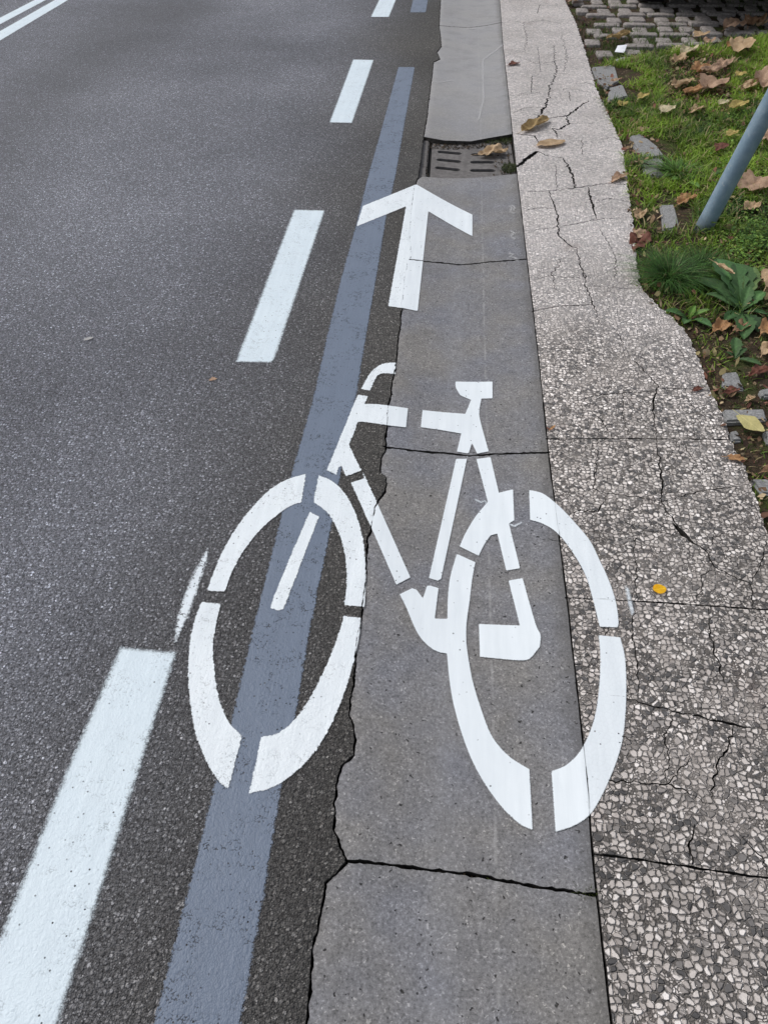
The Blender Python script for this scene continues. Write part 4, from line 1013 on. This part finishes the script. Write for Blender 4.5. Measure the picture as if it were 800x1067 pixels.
# clover-like ground cover
pts = []
for _ in range(2600):
    k = random.random()
    if k < 0.5: u, v = random.gauss(782, 14), random.gauss(256, 12)
    else: u, v = random.uniform(735, 830), random.uniform(100, 300)
    p = P0(u, v, 0.0)
    if p.x < np.interp(p.y, EY, EX)+0.05: continue
    pts.append((p.x, p.y, verge_z(p.x, p.y)+random.uniform(.012, .045)))
flakes('clover', pts, 0.0065, [(0.14, 0.26, 0.04), (0.08, 0.17, 0.03), (0.20, 0.30, 0.05)], LEAFG, 'small round-leaved bright ground cover beside the post', 'ground cover', 0.5)
random.seed(11)

# ------------------------------------------------------------------ fallen leaves
LM = {'tan': mat_leaf('leaf_tan', (0.40, 0.27, 0.15), (0.50, 0.36, 0.22)), 'brown': mat_leaf('leaf_brown', (0.20, 0.11, 0.06), (0.30, 0.18, 0.10)), 'orange': mat_leaf('leaf_orange', (0.32, 0.16, 0.07), (0.42, 0.24, 0.11), .5),
      'pink': mat_leaf('leaf_pinkish', (0.32, 0.20, 0.13), (0.46, 0.31, 0.21), .5), 'cream': mat_leaf('leaf_cream', (0.50, 0.42, 0.26), (0.58, 0.50, 0.34)), 'yellow': mat_leaf('leaf_yellow', (0.36, 0.27, 0.08), (0.48, 0.38, 0.13)), 'ochre': mat_leaf('leaf_ochre', (0.26, 0.17, 0.07), (0.44, 0.32, 0.15), 0.6),
      'bright': mat_leaf('leaf_bright_yellow', (0.75, 0.36, 0.005), (0.85, 0.48, 0.012), 0.05), 'lime': mat_leaf('leaf_yellow_green', (0.46, 0.41, 0.17), (0.55, 0.49, 0.22), 0.12), 'red': mat_leaf('leaf_dark_red', (0.11, 0.035, 0.025), (0.18, 0.07, 0.045)),
      'grey': mat_leaf('leaf_grey', (0.34, 0.33, 0.33), (0.42, 0.41, 0.40), 0.1)}
def leaf_outline(shape, n=36):
    out = []
    for k in range(n):
        t = 2*math.pi*k/n; y = -math.cos(t); x = math.sin(t)
        if shape == 'oval': w = 1.0*(1-0.12*y); out.append((x*w*(abs(math.sin(t))**0.25), y))
        elif shape == 'maple': r = 0.62+0.30*abs(math.cos(2.5*(t-math.pi)))**0.8+0.06*math.sin(11*t); out.append((x*r*1.1, y*r))
        elif shape == 'ragged': r = 0.85+0.13*math.sin(3*t+1)+0.09*math.sin(7*t+2)+random.uniform(-.05, .05); out.append((x*r, y*r))
        elif shape == 'square': r = 0.92/max(abs(math.cos(t+0.5)), abs(math.sin(t+0.5)))**0.75; out.append((x*r*.95, y*r*.95))
        else: out.append((x, y))
    return out
def fallen(a, b, wr, col, shape, fold, crump, lab, lift=0.002, roll=0.0, stem=True):
    """a, b: pixel ends of the leaf; wr width / length; fold, crump: how far it is curled and crumpled"""
    A, B = P(*a), P(*b); L = (B-A).length*(0.9 if a[0] > 640 else 1.0); c = (A+B)/2; rings = 7; ol = leaf_outline(shape); n = len(ol); V = [(0, 0, 0)]; Fc = []
    sd = random.uniform(0, 99)
    for r in range(1, rings+1):
        f = r/rings
        for (x, y) in ol: V.append((x*f*L*wr/2, y*f*L/2, 0))
    for k in range(n): Fc.append((0, 1+k, 1+(k+1) % n))
    for r in range(rings-1):
        for k in range(n): a0 = 1+r*n+k; a1 = 1+r*n+(k+1) % n; Fc.append((a0, a0+n, a1+n, a1))
    W2 = L*wr/2+1e-6; out = []
    for (x, y, z) in V:
        u, v = x/W2, y/(L/2)
        z = 0.55*fold*W2*abs(u)**1.4+0.10*crump*L*0.25*v*v+crump*L*0.13*(noise.noise(Vector((u*1.7, v*1.7, sd)))+0.5*noise.noise(Vector((u*4, v*4, sd))))
        xx_ = x*(1-0.25*fold*abs(u)); out.append([xx_, y, z])
    if stem:
        s0 = len(out); ys = -L/2
        for (sx, sy, sz) in ((-.0011, ys*.9, 0.001), (.0011, ys*.9, .001), (.0009+L*.05, ys-L*.28, .004), (-.0009+L*.05, ys-L*.28, .004)): out.append([sx, sy, sz])
        Fc.append((s0, s0+1, s0+2, s0+3))
    ang = math.atan2(B.y-A.y, B.x-A.x)-math.pi/2
    from mathutils import Matrix
    M = Matrix.Rotation(ang, 3, 'Z') @ Matrix.Rotation(roll, 3, 'Y')
    vs = [M @ Vector(v) for v in out]; zmin = min(v.z for v in vs); ground = c.z
    ex = np.interp(c.y, EY, EX)
    if c.x > ex+0.01 and c.y < cob_y(c.x): ground = verge_z(c.x, c.y)+lift
    zo = ground+0.0015+(lift if c.x <= ex else lift*0.8+0.004)-zmin-0.3*(sum(v.z for v in vs)/len(vs)-zmin)
    me = bpy.data.meshes.new('fallen_leaf'); me.from_pydata([tuple(Matrix.Rotation(-ang, 3, 'Z') @ v) for v in vs], [], Fc); me.polygons.foreach_set('use_smooth', [True]*len(me.polygons)); me.materials.append(LM[col])
    o = bpy.data.objects.new('fallen_leaf', me); COL.objects.link(o); o.location = (c.x, c.y, zo); o.rotation_euler = (0, 0, ang)
    tag(o, lab, 'leaf', 'fallen autumn leaves'); return o
FL = fallen
FL((498, 161), (528, 153), .72, 'tan', 'ragged', .5, 1.1, 'crumpled tan leaf lying on the drain cover', -0.012)
FL((543, 139), (571, 126), .34, 'ochre', 'oval', .8, .6, 'folded yellow-brown leaf on cracked paving beside the drain', 0.002)
FL((559, 154), (588, 148.5), .52, 'tan', 'oval', .25, .4, 'smooth tan oval leaf on the paving right of the drain')
FL((529, 69), (540, 66), .7, 'red', 'ragged', .5, .9, 'dark brown leaf scrap where paving meets the gutter above the drain')
FL((631, 46), (655, 37), .26, 'ochre', 'oval', .6, .6, 'long yellow-brown leaf on the parking stones near the paving', 0.006)
FL((722, 41), (735, 36), .8, 'tan', 'ragged', .4, .7, 'tan leaf on the parking stones just beyond the light border', 0.006)
FL((733, 49), (741, 43), .6, 'pink', 'ragged', .4, .7, 'small pinkish leaf leaning on the light border', 0.01)
FL((752, 35), (774, 25), .55, 'pink', 'ragged', .6, .9, 'rusty pink curled leaf on the parking stones, farthest leaf by the right', 0.01)
FL((776, 34), (790, 22), .5, 'brown', 'ragged', .6, .9, 'dark brown leaf on the parking stones near the right photo edge', 0.01)
FL((786, 30), (797, 25), .6, 'tan', 'ragged', .5, .9, 'tan leaf right of the dark brown one on the parking stones', 0.01)
FL((764, 66), (773, 53), .6, 'tan', 'oval', .5, .6, 'upright tan leaf standing in the grass just inside the light border', 0.02)
FL((755, 57), (763, 52), .6, 'orange', 'ragged', .4, .6, 'small orange leaf left of the upright tan leaf', 0.015)
FL((697, 56), (712, 52), .5, 'cream', 'ragged', .7, 1., 'cream curled leaf at the light border, left of its pair', 0.01)
FL((706, 66), (722, 57), .55, 'cream', 'ragged', .7, 1., 'cream curled leaf with lobed outline just below the light border', 0.01)
FL((700, 74), (711, 66), .6, 'tan', 'maple', .7, 1., 'small tan lobed leaf below the two cream leaves', 0.01)
FL((697, 99), (719, 90), .42, 'tan', 'oval', .7, .8, 'long tan rolled leaf lying left in the pile of dead leaves', 0.008)
FL((709, 106), (729, 97), .45, 'orange', 'oval', .5, .8, 'orange-brown leaf lying below the tan rolled leaf', 0.008)
FL((719, 84), (736, 74), .5, 'orange', 'maple', .6, .9, 'orange lobed leaf at the back of the dead-leaf pile', 0.01)
FL((725, 88), (755, 77), .32, 'pink', 'oval', .8, .8, 'longest pinkish-brown leaf across the middle of the dead-leaf pile', 0.014)
FL((742, 78), (760, 69), .5, 'pink', 'ragged', .5, .8, 'pinkish leaf at the right end of the dead-leaf pile', 0.012)
FL((729, 104), (748, 90), .7, 'pink', 'ragged', .4, .7, 'broad mauve-brown leaf at the front of the dead-leaf pile', 0.01)
FL((716, 125), (731, 118), .5, 'tan', 'ragged', .6, .9, 'small crumpled tan leaf below the dead-leaf pile', 0.008)
FL((746, 119), (755, 114), .6, 'cream', 'oval', .4, .5, 'small cream leaf in the grass left of the post', 0.015)
FL((770, 103), (786, 94), .5, 'tan', 'ragged', .5, .9, 'tan leaf in the grass just left of the post at the right', 0.015)
FL((789, 106), (803, 88), .55, 'pink', 'oval', .6, .8, 'long pinkish leaf half hidden behind the post', 0.02)
FL((763, 92), (771, 87), .7, 'yellow', 'ragged', .3, .5, 'bright yellow scrap in the far grass', 0.025)
FL((754, 127), (774, 118), .5, 'yellow', 'ragged', .4, .6, 'yellow leaf in the lush grass beside the post', 0.02)
FL((751, 155), (764, 149), .5, 'yellow', 'ragged', .4, .6, 'yellow-green leaf half sunk in grass near the post foot', 0.02)
FL((742, 168), (752, 160), .7, 'red', 'ragged', .3, .6, 'dark red leaf in the grass above the post foot', 0.015)
FL((768, 214), (797, 197), .8, 'pink', 'maple', .6, .8, 'large pale tan lobed leaf right of the post foot', 0.022)
FL((772, 231), (785, 219), .6, 'tan', 'ragged', .5, .9, 'tan leaf tucked under the large lobed leaf', 0.008)
FL((789, 160), (803, 142), .6, 'pink', 'ragged', .5, .9, 'pinkish tan leaf right of the post in the grass', 0.015)
FL((702, 220), (723, 208), .6, 'orange', 'ragged', .9, 1., 'curled orange-brown leaf between the half-buried stone and the post foot', 0.006)
FL((662, 230), (671, 219), .5, 'tan', 'oval', .6, .8, 'small tan leaf at the verge edge beside the reddish crumbs', 0.004)
FL((659, 262), (671, 243), .6, 'red', 'ragged', .3, .9, 'reddish leaf crumbled at the paving edge above the fine grass tuft', 0.001)
FL((661, 250), (669, 238), .6, 'pink', 'ragged', .3, .8, 'faded pink leaf piece lying on the reddish crumbled leaf', 0.006)
FL((636, 191), (652, 182), .5, 'pink', 'ragged', .4, .8, 'pale pinkish leaf on the paving edge where a crack ends', 0.002)
FL((735, 299), (757, 313), .22, 'tan', 'oval', .9, .8, 'narrow tan rolled leaf lying on the broad-leaved weed', 0.04)
FL((790, 316), (808, 296), .7, 'tan', 'ragged', .4, .8, 'tan leaf cut by the right photo edge beside the broad-leaved weed', 0.02)
FL((739, 351), (760, 338), .6, 'orange', 'ragged', .6, 1., 'rust orange crumpled leaf under the broad-leaved weed', 0.004)
FL((760, 352), (781, 340), .5, 'brown', 'ragged', .6, 1., 'dark brown crumpled leaf right of the rust orange one', 0.004)
FL((788, 357), (806, 341), .6, 'orange', 'ragged', .5, .8, 'orange tan leaf at the right photo edge below the broad-leaved weed', 0.006)
FL((790, 376), (803, 362), .6, 'tan', 'ragged', .6, .9, 'curled tan leaf above the dark red leaves', 0.006)
FL((777, 396), (799, 387), .6, 'red', 'ragged', .5, 1., 'dark red leaf pile right of the four-sided cobble', 0.003)
FL((752, 411), (770, 405), .6, 'red', 'ragged', .5, 1., 'dark red leaf under the four-sided cobble', 0.002)
FL((719, 409), (732, 404), .5, 'red', 'ragged', .3, .8, 'dark red scrap on the paving edge beside a crack', 0.001)
FL((775, 420), (785, 414), .6, 'tan', 'ragged', .5, .8, 'small tan leaf above the long grey cobble', 0.004)
FL((766, 437), (792, 457), .72, 'lime', 'square', .12, .25, 'pale yellow-green square-cut leaf lying on the cobbles', 0.012)
FL((754, 478), (777, 480), .62, 'orange', 'maple', .3, .6, 'orange-tan lobed leaf at the paving edge below the pale yellow leaf', 0.003)
FL((790, 495), (806, 488), .5, 'brown', 'ragged', .5, .8, 'brown leaf above the lowest grey cobble', 0.004)
FL((679, 615.5), (694, 613.5), .92, 'bright', 'oval', .1, .2, 'bright yellow round leaf alone on the paving', 0.001, stem=False)
FL((592, 4), (606, -1), .6, 'pink', 'ragged', .5, .9, 'reddish leaf at the top corner of the paving by the parking stones', 0.004)
FL((635, 90), (643, 86), .5, 'pink', 'ragged', .3, .6, 'tiny tan leaf lying on the pale corner stones', 0.008)
FL((662, 113), (672, 107), .6, 'yellow', 'ragged', .4, .6, 'small yellow leaf in grass right of the corner stones', 0.02)
FL((643, 115), (651, 110), .7, 'yellow', 'ragged', .3, .6, 'small dull yellow leaf near the paving edge below the corner stones', 0.01)
FL((686, 126), (698, 118), .7, 'cream', 'ragged', .4, .7, 'cream leaf lying in the grass above the wedge-shaped stone', 0.012)
FL((663, 140), (674, 134), .6, 'pink', 'maple', .3, .7, 'pink lobed leaf on the tip of the wedge-shaped stone', 0.004)
FL((87.5, 355), (97.5, 352), .55, 'grey', 'oval', .1, .1, 'tiny pale grey leaf lying alone on the asphalt at the left', 0.0005, stem=False)
FL((218, 397), (226, 394), .8, 'pink', 'ragged', .1, .2, 'tiny faded pink scrap on the asphalt left of the handlebar', 0.0003, stem=False)
FL((572, 449), (578, 444), .3, 'orange', 'oval', .3, .3, 'thin rusty leaf sliver at the gutter edge level with the saddle', 0.001)
FL((573, 449), (569, 446), .4, 'red', 'oval', .3, .3, 'short dark sliver in the gutter joint level with the saddle', 0.001)
# white paper scrap
c = P0(646, 51.5, 0.01); a = [P0(*q, 0.012) for q in ((640, 54), (643, 48.6), (652.5, 49), (650, 54.8))]; a[2].z += 0.012; a[1].z += 0.006
mid = centroid(a); mid.z += 0.004
o = mesh_obj('paper_scrap', a+[mid]+[v-Vector((0, 0, .0012)) for v in a], [(0, 1, 4), (1, 2, 4), (2, 3, 4), (3, 0, 4), (0, 5, 6, 1), (1, 6, 7, 2), (2, 7, 8, 3), (3, 8, 5, 0), (5, 8, 7, 6)],
             mat_simple('paper', (0.7, 0.72, 0.76), (0.8, 0.82, 0.85), 20, 0.8, 0.0005), None, c, smooth=False)
tag(o, 'small folded white paper scrap on the parking stones', 'litter')

# ------------------------------------------------------------------ leaning post
PM = NT('painted_steel'); nn = PM.noise(30, 5, 0.65)
pc = PM.mix(PM.ramp(nn, 0.35, 0.7), (0.17, 0.255, 0.33), (0.25, 0.335, 0.405)); pc = PM.mix(PM.ramp(PM.noise(55, 4, 0.7), 0.6, 0.7, 0, .6), pc, (0.38, 0.41, 0.43)); pc = PM.mix(PM.ramp(PM.math('ADD', PM.sep()[2], PM.math('MULTIPLY', PM.noise(40, 4), 0.06)), 0.03, 0.11, 0.75, 0.0), pc, (0.07, 0.06, 0.045)); pc = PM.mix(PM.ramp(PM.noise(120, 5, 0.75), 0.64, 0.68, 0, 0.8), pc, (0.10, 0.075, 0.05))
PM.bs(col=pc, rough=0.5, spec=0.5, metal=0.15, normal=PM.bump(PM.noise(80, 4), 0.001, .7)); PM = PM.m
B = P0(728.5, 245, -0.01)
best = None
for lx in np.linspace(-0.2, 0.6, 161):
    T = B+Vector((lx, 0, 1))*0.5; u, v = proj(T); e = abs((u-728.5)*(-64)-(v-245)*34.5)
    if best is None or e < best[0]: best = (e, lx)
ax = Vector((best[1], 0, 1)).normalized()
post = empty('leaning_post', B); tag(post, 'blue-grey round steel post leaning to the right out of the grass', 'post')
bm = bmesh.new(); nseg = 28; rings = []
sd_ = ax.orthogonal().normalized(); sd2 = ax.cross(sd_)
for i in range(31):
    h = -0.15+i*0.09; c = ax*h; rr = 0.030
    rings.append([bm.verts.new(c+(sd_*math.cos(6.2832*k/nseg)+sd2*math.sin(6.2832*k/nseg))*rr*(1+0.006*noise.noise(Vector((k*.5, h*8, 0))))) for k in range(nseg)])
for a_, b_ in zip(rings[:-1], rings[1:]):
    for k in range(nseg): bm.faces.new((a_[k], a_[(k+1) % nseg], b_[(k+1) % nseg], b_[k]))
bm_obj('tube', bm, PM, post, smooth=True)
bm = bmesh.new(); prev = None
for j, (h, r) in enumerate(((2.545, .0325), (2.56, .0325), (2.57, .030), (2.575, .02), (2.578, .002))):
    ring = [bm.verts.new(ax*h+(sd_*math.cos(6.2832*k/nseg)+sd2*math.sin(6.2832*k/nseg))*r) for k in range(nseg)]
    if prev:
        for k in range(nseg): bm.faces.new((prev[k], prev[(k+1) % nseg], ring[(k+1) % nseg], ring[k]))
    prev = ring
bm.faces.new(prev); bm_obj('cap', bm, mat_simple('black_plastic', (0.02, 0.02, 0.02), (0.03, 0.03, 0.03), 20, .5, .0005), post, smooth=True)

# ------------------------------------------------------------------ parked car (its underside darkens the top right corner)
def car(x0, y0):
    W = 1.74; L = 4.1
    root = empty('parked_car', (x0, y0+L/2, 0)); tag(root, 'dark parked car whose shaded underside shows at the top right corner', 'car')
    body_m = NT('dark_car_paint'); body_m.bs(col=(0.018, 0.020, 0.024), rough=0.3, spec=0.5, coat=0.6); body_m = body_m.m
    glass = NT('car_glass'); glass.bs(col=(0.01, 0.012, 0.014), rough=0.08, spec=0.6); glass = glass.m
    rub = mat_simple('tyre_rubber', (0.012, 0.012, 0.012), (0.02, 0.02, 0.02), 40, .8, .001); alu = NT('wheel_alloy'); alu.bs(col=(0.35, 0.36, 0.37), rough=.35, metal=.9); alu = alu.m
    red = NT('lamp_lens'); red.bs(col=(0.25, 0.01, 0.01), rough=.15); red = red.m; plate = mat_simple('plate_white', (0.7, 0.7, 0.7), (0.75, 0.75, 0.75), 10, .4, .0002)
    # lower body: rows of section points along the length (y from rear, towards the camera, to front)
    st = [(0.0, .62, .30, .62), (0.06, .80, .24, .82), (0.35, .86, .20, .90), (0.75, .87, .19, .93), (1.6, .87, .19, .93), (2.6, .87, .19, .92), (3.3, .86, .20, .86), (3.75, .80, .22, .76), (4.04, .68, .27, .66), (4.1, .55, .34, .56)]
    def prof(hw, zb, zt):
        h = zt-zb
        return [(-hw*.80, zb), (-hw*.95, zb+h*.08), (-hw, zb+h*.35), (-hw*.995, zb+h*.62), (-hw*.94, zb+h*.95), (-hw*.86, zt), (0, zt+.02), (hw*.86, zt), (hw*.94, zb+h*.95), (hw*.995, zb+h*.62), (hw, zb+h*.35), (hw*.95, zb+h*.08), (hw*.80, zb)]
    def loft(secs):
        bm = bmesh.new(); rows = [[bm.verts.new(p) for p in s_] for s_ in secs]; n = len(rows[0])
        for a_, b_ in zip(rows[:-1], rows[1:]):
            for k in range(n): bm.faces.new((a_[k], a_[(k+1) % n], b_[(k+1) % n], b_[k]))
        bm.faces.new(rows[0]); bm.faces.new(rows[-1][::-1]); return bm
    bm = loft([[(px_, y-L/2, z) for px_, z in prof(hw, zb, zt)] for y, hw, zb, zt in st])
    body = bm_obj('body', bm, body_m, root, smooth=True); md = body.modifiers.new('b', 'SUBSURF'); md.levels = md.render_levels = 2
    # wheel arch voids
    cab = [(0.18, .62, .90, .93), (0.55, .66, .90, 1.32), (1.2, .66, .90, 1.45), (2.1, .66, .90, 1.44), (2.75, .64, .88, 1.22), (3.2, .62, .86, .90)]
    def pc_(hw, zb, zt):
        return [(-hw*1.15, zb), (-hw*1.02, zb+(zt-zb)*.55), (-hw*.88, zt-.03), (-hw*.6, zt), (0, zt+.015), (hw*.6, zt), (hw*.88, zt-.03), (hw*1.02, zb+(zt-zb)*.55), (hw*1.15, zb)]
    bm = loft([[(px_, y-L/2, z) for px_, z in pc_(hw, zb, zt)] for y, hw, zb, zt in cab]); g = bm_obj('window_glass', bm, glass, root, smooth=True)
    rf = [(0.62, .60, 1.345), (1.2, .60, 1.47), (2.1, .60, 1.46), (2.62, .58, 1.31)]
    bm = bmesh.new(); rows = [[bm.verts.new((hw*k, y-L/2, z-abs(k)**3*.045+d_)) for k in (-1, -.6, 0, .6, 1)] for y, hw, z in rf for d_ in (0,)]
    for a_, b_ in zip(rows[:-1], rows[1:]):
        for k in range(4): bm.faces.new((a_[k], a_[k+1], b_[k+1], b_[k]))
    bmesh.ops.solidify(bm, geom=bm.faces[:], thickness=0.02); bm_obj('roof', bm, body_m, root, smooth=False)
    for sx in (-1, 1):
        for yy in (0.75, 3.3):
            def disc(name, r, w, mt, par, ins=0.0, rr=None):
                bm = bmesh.new(); n = 32; prev = None
                pr_ = [(r*.6, -w/2), (r*.94, -w/2), (r, -w/2+.02), (r, w/2-.02), (r*.94, w/2), (r*.6, w/2)] if rr is None else rr
                for (rad, xx_) in pr_:
                    ring = [bm.verts.new((xx_, math.cos(6.2832*k/n)*rad, math.sin(6.2832*k/n)*rad)) for k in range(n)]
                    if prev:
                        for k in range(n): bm.faces.new((prev[k], prev[(k+1) % n], ring[(k+1) % n], ring[k]))
                    else: first = ring
                    prev = ring
                bm.faces.new(first); bm.faces.new(prev)
                o = bm_obj(name, bm, mt, par, smooth=False); return o
            wv = disc('wheel', .305, .19, rub, root); wv.location = (sx*.79, yy-L/2, .305)
            rm_ = disc('rim', .2, .02, alu, wv, rr=[(.195, 0), (.19, .012), (.15, .006), (.05, .016)]); rm_.location = (sx*.097, 0, 0); rm_.rotation_euler = (0, 0, 0 if sx > 0 else math.pi)
    def box(name, sx_, sy_, sz_, loc, mt, bev=.01):
        bm = bmesh.new(); bmesh.ops.create_cube(bm, size=1); bmesh.ops.scale(bm, vec=(sx_, sy_, sz_), verts=bm.verts); bmesh.ops.bevel(bm, geom=bm.edges[:], offset=bev, segments=2, affect='EDGES')
        return bm_obj(name, bm, mt, root, loc)
    for sx in (-1, 1):
        box('tail_light', .24, .08, .16, (sx*.60, -L/2+.09, .70), red, .02); box('headlight', .3, .1, .12, (sx*.5, L/2-.13, .58), alu, .02); box('mirror', .18, .1, .12, (sx*.90, .75, .98), body_m, .03)
    box('number_plate', .50, .02, .11, (0, -L/2+.004, .50), plate, .004); box('bumper', 1.5, .14, .20, (0, -L/2+.03, .34), body_m, .04)
CP = P0(652, 0, 0); car(CP.x+0.95, 5.75)

# ------------------------------------------------------------------ daylight
w = bpy.data.worlds.new('World'); scn.world = w; w.use_nodes = True; nt = w.node_tree; nt.nodes.clear()
SE, SR = R(52), R(-65)
sky = nt.nodes.new('ShaderNodeTexSky'); sky.sky_type = 'NISHITA'; sky.sun_disc = False; sky.sun_elevation = SE; sky.sun_rotation = SR; sky.dust_density = 3.0; sky.air_density = 1.0
hs = nt.nodes.new('ShaderNodeHueSaturation'); hs.inputs['Saturation'].default_value = 0.38
bg = nt.nodes.new('ShaderNodeBackground'); bg.inputs[1].default_value = 0.15; ow = nt.nodes.new('ShaderNodeOutputWorld')
nt.links.new(sky.outputs[0], hs.inputs['Color']); nt.links.new(hs.outputs[0], bg.inputs[0]); nt.links.new(bg.outputs[0], ow.inputs[0])
sl = bpy.data.lights.new('sun', 'SUN'); sl.energy = 1.3; sl.angle = R(14); sl.color = (1.0, 0.97, 0.93)
so = bpy.data.objects.new('sun', sl); COL.objects.link(so)
# sun_rotation turns the sun clockwise from +Y
d = Vector((math.sin(SR)*math.cos(SE), math.cos(SR)*math.cos(SE), math.sin(SE)))
so.rotation_euler = d.to_track_quat('Z', 'Y').to_euler(); so.location = d*20
scn.view_settings.view_transform = 'Standard'; scn.view_settings.look = 'None'; scn.view_settings.gamma = 1; scn.view_settings.exposure = 0.0
